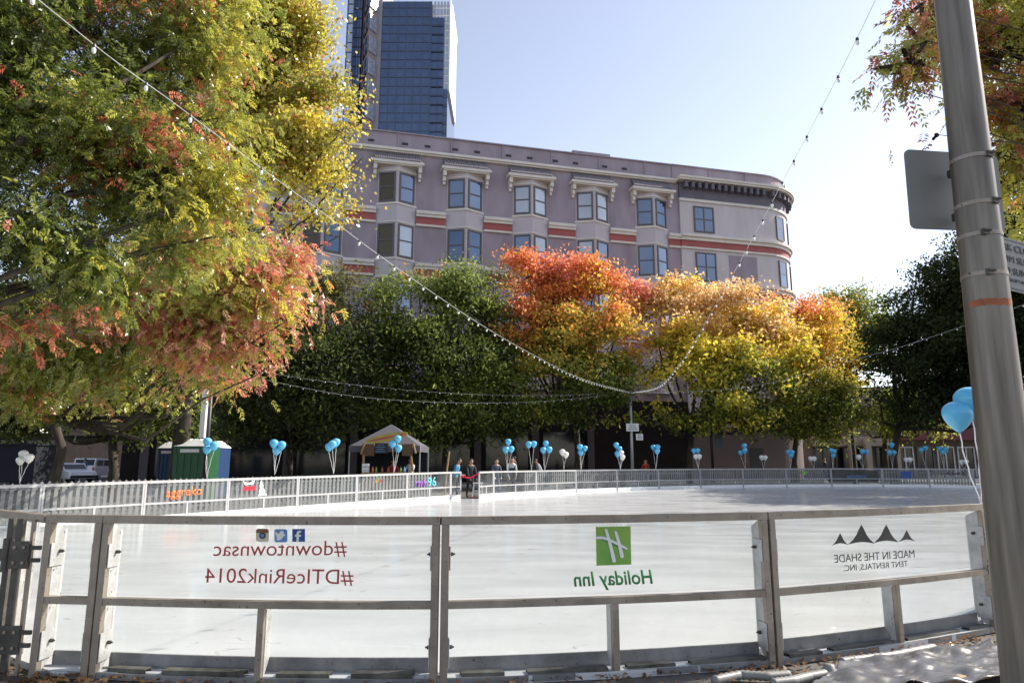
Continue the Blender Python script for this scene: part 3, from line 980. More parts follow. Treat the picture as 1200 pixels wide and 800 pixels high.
# ---------------------------------------------------------------- barriers
H = 1.13
def barrier_far(A, B, label, frame, group, base=(0.0, 0.0), half=True, kick=True):
    A = Vector(A); B = Vector(B)
    t = thing('rink_barrier', label, 'barrier', (A.x, A.y, 0), group)
    za, zb = base
    def rail(z0, z1, w, name, s0=0.0, s1=1.0, mt=None, off=0.0):
        a = A.lerp(B, s0); b = A.lerp(B, s1)
        d = (B - A).normalized(); n = Vector((-d.y, d.x))
        m_ = MB()
        def c(p, e, z): return (p.x + n.x * e, p.y + n.y * e, z)
        ba = za + (zb - za) * s0; bb = za + (zb - za) * s1
        m_.hexa([c(a, off - w / 2, z0 + ba), c(b, off - w / 2, z0 + bb), c(b, off + w / 2, z0 + bb), c(a, off + w / 2, z0 + ba)],
                [c(a, off - w / 2, z1 + ba), c(b, off - w / 2, z1 + bb), c(b, off + w / 2, z1 + bb), c(a, off + w / 2, z1 + ba)])
        return m_.build(name, mt or frame, t)
    L = (B - A).length
    e = 0.05 / L
    rail(H - 0.07, H, 0.07, 'top_rail')
    rail(0.50, 0.55, 0.05, 'middle_rail', e, 1 - e)
    rail(0.0, H - 0.071, 0.06, 'post', 0.002, e); rail(0.0, H - 0.071, 0.06, 'post', 1 - e, 0.998)
    if half: rail(0.21, 0.499, 0.045, 'middle_post', 0.5 - e / 2, 0.5 + e / 2)
    rail(0.06, 0.21, 0.05, 'kick_board', e, 1 - e, M['far_kick'])
    g1 = rail(0.55, H - 0.072, 0.012, 'glass_panel', e, 1 - e, M['pane_far'])
    rail(0.211, 0.499, 0.012, 'glass_panel', e, 1 - e, M['pane_far'])
    return t, g1
def ldip(k):   # ground falls a little towards the near end of the left run
    return -0.02 * max(0, 6 - k)
panels_left = {}
for k in range(-2, 6):
    A = LEFT0 + STEP * k; B = LEFT0 + STEP * (k + 1)
    lab = {1: 'white framed glass barrier with orange lettering on the left side of the rink',
           2: 'white framed glass barrier with a red gift and white tree emblem, left side',
           4: 'white framed glass barrier with small coloured bars, below the yellow surfboard stall',
           5: 'white framed glass barrier with purple and cyan lettering near the rink entrance',
           0: 'white framed glass barrier in front of the two leftmost tree trunks',
           3: 'plain white framed glass barrier between the gift emblem and the coloured bars',
           -1: 'white framed glass barrier at the far left edge, below the white balloons',
           -2: 'white framed glass barrier beyond the left edge of the picture'}[k]
    panels_left[k] = barrier_far(A, B, lab, M['far_frame'], 'barriers on the left side of the rink', (ldip(k), ldip(k + 1)))
barrier_far(LEFT1, gap_l, 'narrow white framed end barrier on the left of the rink entrance', M['far_frame'], 'barriers on the left side of the rink', half=False)
special = {0: 'narrow white framed barrier on the right of the rink entrance', 9: 'far barrier over a dark banner with small lettering and no picket fence behind',
           10: 'far barrier with a dark blue sticker, first right of the dark banner', 8: 'far barrier with a small green emblem, next to the dark banner',
           11: 'far barrier with four small dark tent shapes, left of the near steel pole', 1: 'white framed far barrier with people standing right behind it'}
far_gl = {}
c_ = 0
for k in range(len(FAR) - 1):
    if k in special: lab = special[k]
    else:
        lab = '%s plain grey far barrier to the right of the people behind the rink' % ORD[c_]; c_ += 1
    if k >= 12: lab = '%s far barrier hidden behind or beyond the near steel pole' % ORD[k - 12]
    far_gl[k] = barrier_far(FAR[k], FAR[k + 1], lab, M['far_frame'] if k < 3 else M['far_frame_grey'], 'barriers along the far side of the rink')

def decal_plane(A, B, off=0.0):
    return lambda px, py: in_plane(px, py, A, B, off)
def decal_poly(name, pix, pl, parent, material, thick=0.003):
    """flat shape given by its outline in the photograph, cut out of thin vinyl on the glass plane"""
    P = [pl(*p) for p in pix]
    mb = MB()
    n = (P[1] - P[0]).cross(P[2] - P[0])
    n.normalize()
    q = len(P)
    i = 0
    mb.v = [tuple(p + n * thick / 2) for p in P] + [tuple(p - n * thick / 2) for p in P]
    mb.f = [tuple(range(q)), tuple(reversed(range(q, 2 * q)))] + [(k, q + k, q + (k + 1) % q, (k + 1) % q) for k in range(q)]
    mb.mi = [0] * len(mb.f)
    return mb.build(name, material, parent)
def ell(cx, cy, rx, ry, n=16, a0=0, a1=2 * math.pi):
    return [(cx + rx * math.cos(a0 + (a1 - a0) * k / n), cy + ry * math.sin(a0 + (a1 - a0) * k / n)) for k in range(n)]
def rrect(x0, y0, x1, y1, r):
    P = []
    for cx, cy, a in ((x1 - r, y0 + r, -90), (x1 - r, y1 - r, 0), (x0 + r, y1 - r, 90), (x0 + r, y0 + r, 180)):
        for k in range(4):
            t = R(a + 30 * k); P.append((cx + r * math.cos(t), cy + r * math.sin(t)))
    return P
def lseg(k): return (LEFT0 + STEP * k, LEFT0 + STEP * (k + 1))
# lettering on the left run
pl = decal_plane(*lseg(1), off=-0.02)
text_mesh('lettering', 'aggreko', pl(194, 582.5), pl(236, 579), 0.25, M['decal_orange'], panels_left[1][1], bold=0.012)
pl = decal_plane(*lseg(5), off=-0.02)
text_mesh('lettering', 'mix', pl(487, 570), pl(501, 569), 0.30, M['decal_purple'], panels_left[5][1], bold=0.01)
text_mesh('lettering', '96', pl(501, 570), pl(511, 569), 0.36, M['decal_cyan'], panels_left[5][1], bold=0.01)
pl = decal_plane(*lseg(2), off=-0.02)
decal_poly('emblem', [(306, 562), (309, 569), (308, 570), (311, 575), (310, 576), (313, 580), (302, 581), (304, 577), (303, 576), (305, 571), (304, 570)], pl, panels_left[2][1], M['decal_white'])
decal_poly('emblem', [(285, 570), (299, 569), (299, 574), (285, 575)], pl, panels_left[2][1], M['red_cloth'])
decal_poly('emblem', [(285, 563), (291, 566), (299, 562), (297, 567), (287, 568)], pl, panels_left[2][1], M['decal_white'])
pl = decal_plane(*lseg(4), off=-0.02)
for a, b, mm in ((440, 562.5, 'decal_orange'), (442.5, 559, 'decal_green'), (445, 561, 'red_cloth')):
    decal_poly('emblem', [(a, b), (a + 1.9, b), (a + 1.9, 565), (a, 565)], pl, panels_left[4][1], M[mm])
# lettering on the far run
def fpl(k): return decal_plane(FAR[k], FAR[k + 1], off=0.02)
pl = decal_plane(FAR[9], FAR[10], off=-0.02)
text_mesh('lettering', 'SACRAMENTO', pl(993, 559.5), pl(1015, 559.5), 0.15, M['decal_sky'], far_gl[9][1])
pl = decal_plane(FAR[10], FAR[11], off=-0.02)
decal_poly('sticker', [(1056, 552), (1068, 552), (1068, 561), (1056, 561)], pl, far_gl[10][1], M['decal_blue'])
pl = decal_plane(FAR[8], FAR[9], off=-0.02)
decal_poly('emblem', ell(943, 553.5, 3, 2), pl, far_gl[8][1], M['decal_lime'])
pl = decal_plane(FAR[11], FAR[12], off=-0.02)
for a in (1111, 1117, 1123, 1129):
    decal_poly('emblem', [(a - 3, 556), (a, 552), (a + 3, 556)], pl, far_gl[11][1], M['decal_grey'])
pl = decal_plane(FAR[1], FAR[2], off=-0.03)
# dark banner behind panel 9
A, B = Vector(FAR[9]), Vector(FAR[10])
nn = Vector((-(B - A).normalized().y, (B - A).normalized().x))
mb = MB(); mb.seg(A + nn * 0.5, B + nn * 0.5, 0.3, 1.0, 0.02)
bn = mb.build('fence_banner', M['container']); tag(bn, 'dark banner hanging behind the far barrier between two picket fences', 'banner')

# picket fences outside the barriers
def pickets(path, label, off=0.7, group='picket fences round the rink', step=0.165, h=1.08, base=None):
    P = [Vector(p) for p in path]
    t = thing('picket_fence', label, 'fence', (P[0].x, P[0].y, 0), group)
    mp = MB(); mr = MB()
    carry = 0
    tot = 0
    for i in range(len(P) - 1):
        a, b = P[i], P[i + 1]
        d = (b - a).normalized(); n = Vector((-d.y, d.x)) * off
        L = (b - a).length
        s = carry
        while s < L:
            c = a + d * s + n
            q = c + d * 0.085
            bz = (base(i, s / L) if base else 0) + random.uniform(-0.012, 0.012)
            e = Vector((-d.y, d.x)) * 0.009
            # pointed slat
            prof = [(0, 0.05), (0.085, 0.05), (0.085, h - 0.05), (0.0425, h), (0, h - 0.05)]
            mp.prism(prof, lambda u, v, w: (c.x + d.x * u + e.x * w, c.y + d.y * u + e.y * w, v + bz), -1, 1)
            s += step
        carry = s - L
        bz0 = base(i, 0) if base else 0; bz1 = base(i, 1) if base else 0
        for z in (0.25, 0.85):
            mr.seg(a + n * 1.0 + n.normalized() * 0.03, b + n + n.normalized() * 0.03, z + (bz0 + bz1) / 2, z + 0.06 + (bz0 + bz1) / 2, 0.035)
    mp.build('slats', M['picket'], t); mr.build('rails', M['picket'], t)
def lp(k): return tuple(LEFT0 + STEP * k)
pickets([lp(-2), lp(-1), lp(0)], 'picket fence section behind the leftmost barriers under the white balloons', base=lambda i, s: 0.0, h=1.02)
pickets([lp(0), lp(1), lp(2)], 'picket fence section behind the orange lettering and tree trunks', h=1.06)
pickets([lp(2), lp(3), lp(4)], 'picket fence section behind the gift emblem, right of the green toilets', h=1.07)
pickets([lp(4), lp(5), lp(5.85)], 'picket fence section in front of the surfboard stall', h=1.07)
pickets(FAR[2:5], 'picket fence section at the far side, right behind the white balloon pair', step=0.15)
pickets(FAR[4:7], 'picket fence section at the far side around the pole with two signs', step=0.15)
pickets(FAR[6:10], 'picket fence section at the far side before the blank mauve wall', step=0.15)
pickets(FAR[10:16], 'picket fence section at the far right, right of the dark banner', step=0.15)

# near barriers ------------------------------------------------------------
HN = 1.152
GOFF = 0.12
def near_panel(A, B, label, mid=True, glass_upper=True, curve=0.0, stubs=(), left_plate=True, right_plate=True):
    A = Vector(A); B = Vector(B)
    d = (B - A).normalized(); n = Vector((-d.y, d.x))
    L = (B - A).length
    t = thing('steel_barrier', label, 'barrier', (A.x, A.y, 0), 'steel framed barriers nearest the camera')
    NSEG = 6
    def P(s, e=0.0):
        # slightly bowed outwards (towards the camera)
        w = A + d * (s * L) + n * (e - curve * 4 * s * (1 - s))
        return w
    def strip(name, s0, s1, e0, e1, z0, z1, mt, bevel=0.0, z1f=None):
        mb = MB(); N = max(1, int(round(NSEG * (s1 - s0)))) if curve else 1
        for k in range(N + 1):      # one closed shell along the bow
            a = s0 + (s1 - s0) * k / N
            p0, p1_ = P(a, e0), P(a, e1)
            mb.v += [(p0.x, p0.y, z0), (p1_.x, p1_.y, z0), (p1_.x, p1_.y, z1), (p0.x, p0.y, z1)]
        for k in range(N):
            i = 4 * k
            for c, d2 in ((0, 1), (1, 2), (2, 3), (3, 0)):
                mb.f.append((i + c, i + d2, i + 4 + d2, i + 4 + c)[::-1]); mb.mi.append(0)
        mb.f += [(0, 1, 2, 3)[::1], (4 * N + 3, 4 * N + 2, 4 * N + 1, 4 * N)]; mb.mi += [0, 0]
        return mb.build(name, mt, t, bevel=bevel)
    e = 0.058 / L
    top = strip('top_rail', 0.0, 1.0, -0.025, 0.035, HN - 0.058, HN, M['steel'])
    strip('middle_rail', e, 1 - e, -0.022, 0.035, 0.515, 0.565, M['steel'])
    for s0, s1, pl_, side in ((0.002, e, left_plate, 1), (1 - e, 0.998, right_plate, -1)):
        q = strip('post', s0, s1, -0.028, 0.022, 0.0, HN - 0.059, M['steel'], 0.004)
        if pl_:
            ps = (s1 - 0.012 / L) if side > 0 else s0
            mb = MB()
            a = P(ps, 0.022); b = P(ps + 0.012 / L, 0.022); c = P(ps + 0.012 / L, GOFF + 0.02); f = P(ps, GOFF + 0.02)
            mb.hexa([(a.x, a.y, 0.04), (b.x, b.y, 0.04), (c.x, c.y, 0.16), (f.x, f.y, 0.16)], [(a.x, a.y, HN - 0.06), (b.x, b.y, HN - 0.06), (c.x, c.y, HN - 0.12), (f.x, f.y, HN - 0.12)])
            mb.build('side_plate', M['steel_plate'], q)
            for zc, hh in ((0.86, 0.17), (0.22, 0.2)):
                mb = MB()
                s2 = ps + (0.016 / L if side > 0 else -0.010 / L)
                a = P(s2, -0.02); b = P(s2 + 0.008 / L, -0.02); c = P(s2 + 0.008 / L, GOFF - 0.005); f = P(s2, GOFF - 0.005)
                mb.hexa([(w.x, w.y, zc - hh / 2) for w in (a, b, c, f)], [(w.x, w.y, zc + hh / 2) for w in (a, b, c, f)])
                br = mb.build('bracket', M['steel_plate'], q, bevel=0.002)
                mb = MB()
                s3 = s2 + (0.012 / L if side > 0 else -0.002 / L)
                cc = P(s3, 0.065)
                mb.tube([(cc.x, cc.y, zc + 0.02), (cc.x + d.x * 0.022 * side, cc.y + d.y * 0.022 * side, zc + 0.02)], 0.014, 6)
                mb.tube([(cc.x, cc.y, zc + 0.02), (cc.x + d.x * 0.035 * side, cc.y + d.y * 0.035 * side, zc + 0.02)], 0.007, 6)
                mb.build('bolt', M['dark_steel'], br)
    if mid:
        q = strip('middle_post', 0.5 - e * 0.42, 0.5 + e * 0.42, -0.02, 0.02, 0.03, 0.514, M['steel'], 0.003)
        ps = 0.5 + (e * 0.42 if A.x < -1 else -e * 0.42) 
        sgn = 1 if A.x < -1 else -1
        mb = MB()
        a = P(ps - 0.004 / L, 0.02); b = P(ps + 0.004 / L, 0.02); c = P(ps + 0.004 / L, GOFF); f = P(ps - 0.004 / L, GOFF)
        mb.hexa([(a.x, a.y, 0.04), (b.x, b.y, 0.04), (c.x, c.y, 0.16), (f.x, f.y, 0.16)], [(a.x, a.y, 0.50), (b.x, b.y, 0.50), (c.x, c.y, 0.50), (f.x, f.y, 0.50)])
        mb.build('side_plate', M['steel_plate'], q)
    strip('kick_plate', e, 1 - e, GOFF + 0.004, GOFF + 0.02, 0.02, 0.155, M['kick'])
    strip('base_channel', e, 1 - e, -0.02, -0.012, 0.01, 0.055, M['kick'])
    strip('base_plate', e, 1 - e, -0.011, GOFF + 0.003, 0.01, 0.018, M['dark_steel'])
    g1 = strip('glass_panel', e, 1 - e, GOFF - 0.012, GOFF, 0.566, HN - 0.06, M['pane_near'])
    g2 = strip('glass_panel', e, 1 - e, GOFF - 0.012, GOFF, 0.157, 0.514, M['pane_near'])
    for (s0, s1) in stubs:
        hz = random.uniform(0.055, 0.068)
        mb = MB()
        e0, e1 = 0.005 + random.uniform(-.012, .01), 0.075
        q = [P(s0, e0), P(s1, e0 + random.uniform(-.01, .01)), P(s1, e1), P(s0, e1)]
        zb = 0.019
        # open square tube: four walls
        def wall(qa, z0, z1): mb.hexa([(p.x, p.y, z0) for p in qa], [(p.x, p.y, z1) for p in qa])
        wall(q, zb, zb + 0.004); wall(q, zb + hz - 0.004, zb + hz)
        wall([q[0], q[1], q[1] + n * 0.004, q[0] + n * 0.004], zb + 0.004, zb + hz - 0.004)
        wall([q[3] - n * 0.004, q[2] - n * 0.004, q[2], q[3]], zb + 0.004, zb + hz - 0.004)
        mb.build('base_tube', M['rusty'], t)
    return t, g1, g2
M['rusty'] = steel_mat('scuffed_tube', (0.04, 0.038, 0.03), (0.17, 0.165, 0.14), 0.5, 0.35)
N_ = NEAR
p_gate = near_panel((-5.95, 6.985), (-3.885, 5.575), 'hinged steel and glass gate at the left edge, nearest row', mid=True, curve=0.0)
p_small = near_panel((-3.51, 5.32), (-3.053, 5.272), 'narrow steel framed glass barrier between the gate hinges and the red lettering', mid=False, stubs=())
p1 = near_panel((-3.048, 5.27), (-0.519, 5.12), 'steel framed glass barrier with mirrored red hashtag lettering and three small icons', curve=0.06, stubs=((0.05, 0.17), (0.22, 0.46), (0.55, 0.7), (0.76, 0.93)))
p2 = near_panel((-0.514, 5.12), (2.015, 5.578), 'steel framed glass barrier with mirrored green hotel lettering and lime square', curve=0.05, stubs=((0.06, 0.18), (0.245, 0.475), (0.535, 0.68), (0.73, 0.97)))
p3 = near_panel((2.020, 5.580), (4.455, 6.645), 'steel framed glass barrier with mirrored charcoal tent lettering, beside the near pole', curve=0.05, stubs=((0.05, 0.17), (0.22, 0.48), (0.535, 0.80), (0.85, 0.97)))
p4 = near_panel((4.460, 6.648), (6.4, 8.15), 'steel framed glass barrier mostly hidden behind the near pole', curve=0.04)
# hinge assembly between gate and narrow barrier
hg = thing('gate_hinge_post', 'dark steel gate hinge posts with bolted plates at the far left', 'gate hinge', (-3.9, 5.5, 0))
mb = MB()
mb.box((-3.90, 5.478, 0.56), (0.045, 0.05, 1.12), 0.1); mb.box((-3.985, 5.50, 0.56), (0.04, 0.05, 1.12), 0.1)
mb.build('post', M['dark_steel'], hg, bevel=0.003)
mb = MB(); mb.box((-3.80, 5.47, 0.56), (0.022, 0.03, 1.1), 0.1); mb.build('post', M['steel'], hg)
for zc in (0.86, 0.26):
    mb = MB(); mb.box((-3.865, 5.435, zc), (0.15, 0.014, 0.2), 0.0)
    pt = mb.build('hinge_plate', M['dark_steel'], hg, bevel=0.003)
    for dx in (-0.03, 0.04):
        for dz in (-0.055, 0.055):
            mb = MB(); mb.tube([(-3.865 + dx, 5.429, zc + dz), (-3.865 + dx, 5.418, zc + dz)], 0.012, 8); mb.build('bolt', M['steel'], pt)
    mb = MB(); mb.tube([(-3.965, 5.43, zc - 0.12), (-3.965, 5.43, zc + 0.12)], 0.022, 10); mb.build('hinge_barrel', M['dark_steel'], hg, smooth=False)
    mb = MB(); mb.box((-4.14, 5.455, zc), (0.32, 0.014, 0.09), -0.1); mb.build('hinge_strap', M['dark_steel'], hg, bevel=0.003)
    mb = MB(); mb.box((-3.77, 5.445, zc - 0.04), (0.12, 0.02, 0.03), 0.0); mb.box((-3.77, 5.445, zc + 0.05), (0.12, 0.02, 0.03), 0.0); mb.build('hinge_arm', M['dark_steel'], hg)

mb = MB(); mb.seg((-3.88, 5.575), (-3.513, 5.324), HN - 0.058, HN, 0.06); tr_ = mb.build('top_rail', M['steel'], hg)
hg.location = (-3.9 + 0.175, 5.5 - 0.13, 0)
tr_.location = (-0.175, 0.13, 0)
# mirrored lettering on the near glass (read from the rink side)
def curved_plane(A, B, curve):
    A = Vector(A); B = Vector(B); d = (B - A).normalized(); n = Vector((-d.y, d.x)); L = (B - A).length
    def f(px, py):
        off = GOFF - 0.03
        for _ in range(3):
            p = in_plane(px, py, A, B, off)
            s = (Vector((p.x, p.y)) - A).dot(d) / L
            off = GOFF - 0.030 - curve * 4 * s * (1 - s)
        return p
    return f
pl1 = curved_plane((-3.048, 5.27), (-0.519, 5.12), 0.06)
DZ = Vector((0, 0, 1))
def hgt(plf, px, y0, y1): return (plf(px, y0) - plf(px, y1)).length
text_mesh('lettering', '#downtownsac', pl1(250, 651), pl1(406, 650), hgt(pl1, 330, 633, 651), M['decal_red'], p1[1], mirror=True)
text_mesh('lettering', '#DTIceRink2014', pl1(240, 682), pl1(414, 684), hgt(pl1, 330, 665, 683), M['decal_red'], p1[1], mirror=True)
g = p1[1]
def lay(pl, k):   # bring successive layers of vinyl a little towards the viewer
    def f(px, py):
        p = pl(px, py); r = Vector((0, -1, 0)); return p + r * 0.0025 * k
    return f
icon = decal_poly('camera_icon', rrect(300, 619, 315.3, 634.6, 3), pl1, g, M['decal_cream'])
decal_poly('icon_band', [(300.3, 621), (301, 619.5), (314, 619.5), (315, 621), (315, 624), (300.3, 624)], lay(pl1, 1), icon, M['decal_brown']) if False else None
decal_poly('camera_icon_band', [(300.6, 620.5), (302, 619.3), (313.6, 619.3), (315, 620.5), (315, 624), (300.6, 624)], lay(pl1, 1), g, M['decal_brown'])
decal_poly('camera_icon_lens', ell(307.8, 627, 3.9, 3.9), lay(pl1, 2), g, M['decal_grey'])
decal_poly('camera_icon_lens', ell(307.8, 627, 2.0, 2.0), lay(pl1, 3), g, M['decal_sky'])
decal_poly('bird_icon', rrect(321.6, 619.6, 336.8, 635, 2.5), pl1, g, M['decal_sky'])
decal_poly('bird_icon_bird', [(322.8, 622.3), (325.5, 624.5), (327.5, 625), (328, 622.5), (330.5, 621.3), (332.5, 622.5), (333, 625), (334.8, 627), (331.5, 628.5), (330.5, 631), (327, 633), (323, 631.5), (325.5, 630.5), (323.5, 628.5), (324.5, 628.2), (322.8, 625.5)], lay(pl1, 1), g, M['decal_white'])
decal_poly('letter_icon', [(342.6, 619.4), (357.4, 619.4), (357.4, 634.4), (342.6, 634.4)], pl1, g, M['decal_blue'])
decal_poly('letter_icon_mark', [(347.6, 634.3), (347.6, 628.4), (345.8, 628.4), (345.8, 626.2), (347.6, 626.2), (347.6, 624.2), (348.6, 622), (351, 621.3), (353, 621.5), (353, 623.6), (351.4, 623.6), (350.4, 624.6), (350.4, 626.2), (353, 626.2), (352.6, 628.4), (350.4, 628.4), (350.4, 634.3)][::-1], lay(pl1, 1), g, M['decal_white'])
pl2 = curved_plane((-0.514, 5.12), (2.015, 5.578), 0.05)
g = p2[1]
decal_poly('emblem', [(698.2, 617), (738.8, 616.2), (739.8, 661), (699, 662.4)], pl2, g, M['decal_lime'])
sq = lay(pl2, 1)
decal_poly('emblem_shadow', [(699, 631.5), (706, 632), (714, 636), (724, 641), (733, 644), (728, 641), (714, 634), (706, 630), (699, 629.5)], sq, g, M['decal_green'])
decal_poly('emblem_stroke', [(708.4, 619.6), (710, 618.9), (711.6, 619.8), (716.5, 636), (721.8, 656.5), (721, 658.3), (719, 658.8), (717.6, 657.5), (713, 637)], lay(pl2, 2), g, M['decal_white'])
decal_poly('emblem_stroke', [(719.8, 622.4), (721.4, 621.8), (723, 622.8), (727.5, 637), (731, 651), (730.4, 653), (728.4, 653.6), (727, 652.5), (723.8, 637)], lay(pl2, 2), g, M['decal_white'])
decal_poly('emblem_stroke', [(698.4, 628.2), (706, 628), (713, 630), (722, 634.4), (731, 639), (735.6, 642), (735.2, 643.4), (733.6, 643.4), (724, 638.6), (714, 633.6), (706, 631), (698.6, 631.2)], lay(pl2, 3), g, M['decal_white'])
text_mesh('lettering', 'Holiday Inn', pl2(672.5, 686.5), pl2(765, 683), hgt(pl2, 720, 667.5, 684.5), M['decal_green'], g, mirror=True, shear=0.12, bold=0.02)
pl3 = curved_plane((2.020, 5.580), (4.455, 6.645), 0.05)
g = p3[1]
text_mesh('lettering', 'MADE IN THE SHADE', pl3(978, 659), pl3(1072, 652.5), hgt(pl3, 1025, 646.5, 656), M['decal_grey'], g, mirror=True, bold=0.0)
text_mesh('lettering', 'TENT RENTALS, INC.', pl3(988.5, 668.8), pl3(1064, 663), hgt(pl3, 1025, 658.5, 665.5), M['decal_grey'], g, mirror=True)
for cx, top, hw in ((984.5, 624.5, 9.5), (1009.5, 614.5, 15.5), (1038.5, 614.5, 14.5), (1062.5, 621, 9.5)):
    yb = 638.8 - (cx - 984) * 0.055
    L_ = [(cx - hw, yb)] + [(cx - hw * (1 - t) ** 1.0 * (1 - 0.28 * math.sin(math.pi * t)), yb - (yb - top) * t) for t in (0.25, 0.5, 0.75)] + [(cx, top)]
    R_ = [(cx + hw * (1 - t) * (1 - 0.28 * math.sin(math.pi * t)), yb - 0.8 - (yb - 0.8 - top) * t) for t in (0.75, 0.5, 0.25)] + [(cx + hw, yb - 0.8)]
    base_ = [(cx + hw * 0.5, yb - 2.2), (cx, yb - 2.8), (cx - hw * 0.5, yb - 1.8)]
    decal_poly('emblem', L_ + R_ + base_, pl3, g, M['decal_grey'])

# ---------------------------------------------------------------- near pole with signs
PX, PY = 2.33, 3.3
pole = thing('steel_pole', 'tall galvanised steel pole in the right foreground with banded signs', 'pole', (PX, PY, 0))
mb = MB()
mb.tube([(2.335 + 0.0085 * z, PY, z) for z in [0, .02, 1, 2, 3, 4, 5, 6, 7]], [0.118, .116, 0.109, .102, .093, .084, .078, .073, .07], 40)
mb.build('shaft', M['pole_steel'], pole, smooth=True)
mb = MB(); mb.lathe((2.345, PY, 0), [(0.2, 0.0), (0.2, 0.03), (0.15, 0.05), (0.14, 0.10)], 24); mb.build('base_flange', M['dark_steel'], pole)
def pole_z(py): return at(1156, py, PY - 0.11).z
for py in (178, 233, 270, 317):
    z = pole_z(py); x = 2.335 + 0.0085 * z; r = 0.1115 - (z - 1) * 0.0088
    mb = MB(); mb.tube([(x, PY, z - 0.010), (x, PY, z + 0.010)], r + 0.002, 36)
    bd = mb.build('band', M['steel'], pole, smooth=False)
    sx = 0.35 if py < 240 else -0.35
    mb = MB(); mb.box((x + sx * r, PY - r * 0.95, z), (0.035, 0.02, 0.03), 0.3); mb.tube([(x + sx * r - 0.015, PY - r * 0.97 - 0.01, z + .005), (x + sx * r + 0.02, PY - r * 0.97 - 0.01, z + .005)], 0.006, 8)
    mb.build('clamp', M['dark_steel'], bd)
z0, z1 = pole_z(356), pole_z(348)
x = 2.335 + 0.0085 * z0
mb = MB()
segs = 14
for k in range(segs):
    a0 = R(190 + 160 * k / segs); a1 = R(190 + 160 * (k + 1) / segs); r = 0.1115 - (z0 - 1) * 0.0088
    j0, j1 = random.uniform(-.004, .004), random.uniform(-.004, .004)
    P0 = (x + r * math.cos(a0), PY + r * math.sin(a0)); P1 = (x + r * math.cos(a1), PY + r * math.sin(a1))
    mb.poly([(P0[0], P0[1], z0 + j0), (P1[0], P1[1], z0 + j1), (P1[0], P1[1], z1 + j1), (P0[0], P0[1], z1 + j0)])
mb.build('tape', M['tape'], pole)
# blank sign back behind the pole
sb = thing('blank_sign', 'blank grey back of a square sign strapped behind the near pole', 'sign', at(1118, 222, 3.5))
c4 = [at(1059, 175, 3.43), at(1168.5, 183, 3.56), at(1178, 272, 3.56), at(1067, 268, 3.43)]
def sign_panel(c4, t, name, m1, thick=0.006, r=0.06):
    o = c4[3]; ex = (c4[2] - c4[3]); ey = (c4[0] - c4[3]); n = ex.cross(ey).normalized()
    P = []
    for cx, cy, a in ((1 - r, r * 1.2, -90), (1 - r, 1 - r * 1.2, 0), (r, 1 - r * 1.2, 90), (r, r * 1.2, 180)):
        for k in range(5):
            q = R(a + 22.5 * k); P.append((cx + r * math.cos(q), cy + 1.2 * r * math.sin(q)))
    mb = MB()
    mb.prism(P, lambda u, v, w: o + ex * u + ey * v + n * w * thick, 0.5, -0.5)
    return mb.build(name, m1, t), o, ex, ey, n
sign_panel(c4, sb, 'plate', M['sign_back'])
for py in (180, 234):
    mb = MB(); zc = pole_z(py); mb.box((2.335 + 0.0085 * zc + 0.0, PY + 0.125, zc), (0.06, 0.05, 0.04)); mb.build('bracket', M['dark_steel'], sb)
# park rules sign
ps = thing('park_sign', 'white rectangular sign with black lettering at the right of the near pole', 'sign', at(1190, 310, 3.5))
a_ = at(1160, 273.5, 3.40); b_ = at(1219, 287.0, 3.58)
c_4 = [a_, b_, at(1226, 350, 3.58), at(1165, 336, 3.40)]
o_, oo, ex, ey, nn_ = sign_panel(c_4, ps, 'plate', M['sign_face'], r=0.03)
def sp_(u, v, w=0.006):
    p = oo + ex * u + ey * v
    return p + nn_ * w
upv = ey.normalized()
for txt, v, u0, u1, hh in (('PARK CLOSED', 0.76, 0.045, 0.955, 0.135), ('FROM SUNSET', 0.535, 0.045, 0.955, 0.135), ('TO SUNRISE', 0.31, 0.13, 0.87, 0.135), ('EXCEPT WITH PERMIT', 0.17, 0.26, 0.9, 0.06)):
    text_mesh('lettering', txt, sp_(u0, v), sp_(u1, v), ey.length * hh, M['black'], ps, up=upv)
mb = MB()
for (u0, v0, u1, v1) in ((0.02, 0.035, 0.98, 0.05), (0.02, 0.95, 0.98, 0.965), (0.02, 0.05, 0.028, 0.95), (0.972, 0.05, 0.98, 0.95)):
    mb.hexa([sp_(u0, v0, .0035), sp_(u1, v0, .0035), sp_(u1, v1, .0035), sp_(u0, v1, .0035)], [sp_(u0, v0, .005), sp_(u1, v0, .005), sp_(u1, v1, .005), sp_(u0, v1, .005)])
mb.build('border', M['black'], ps)

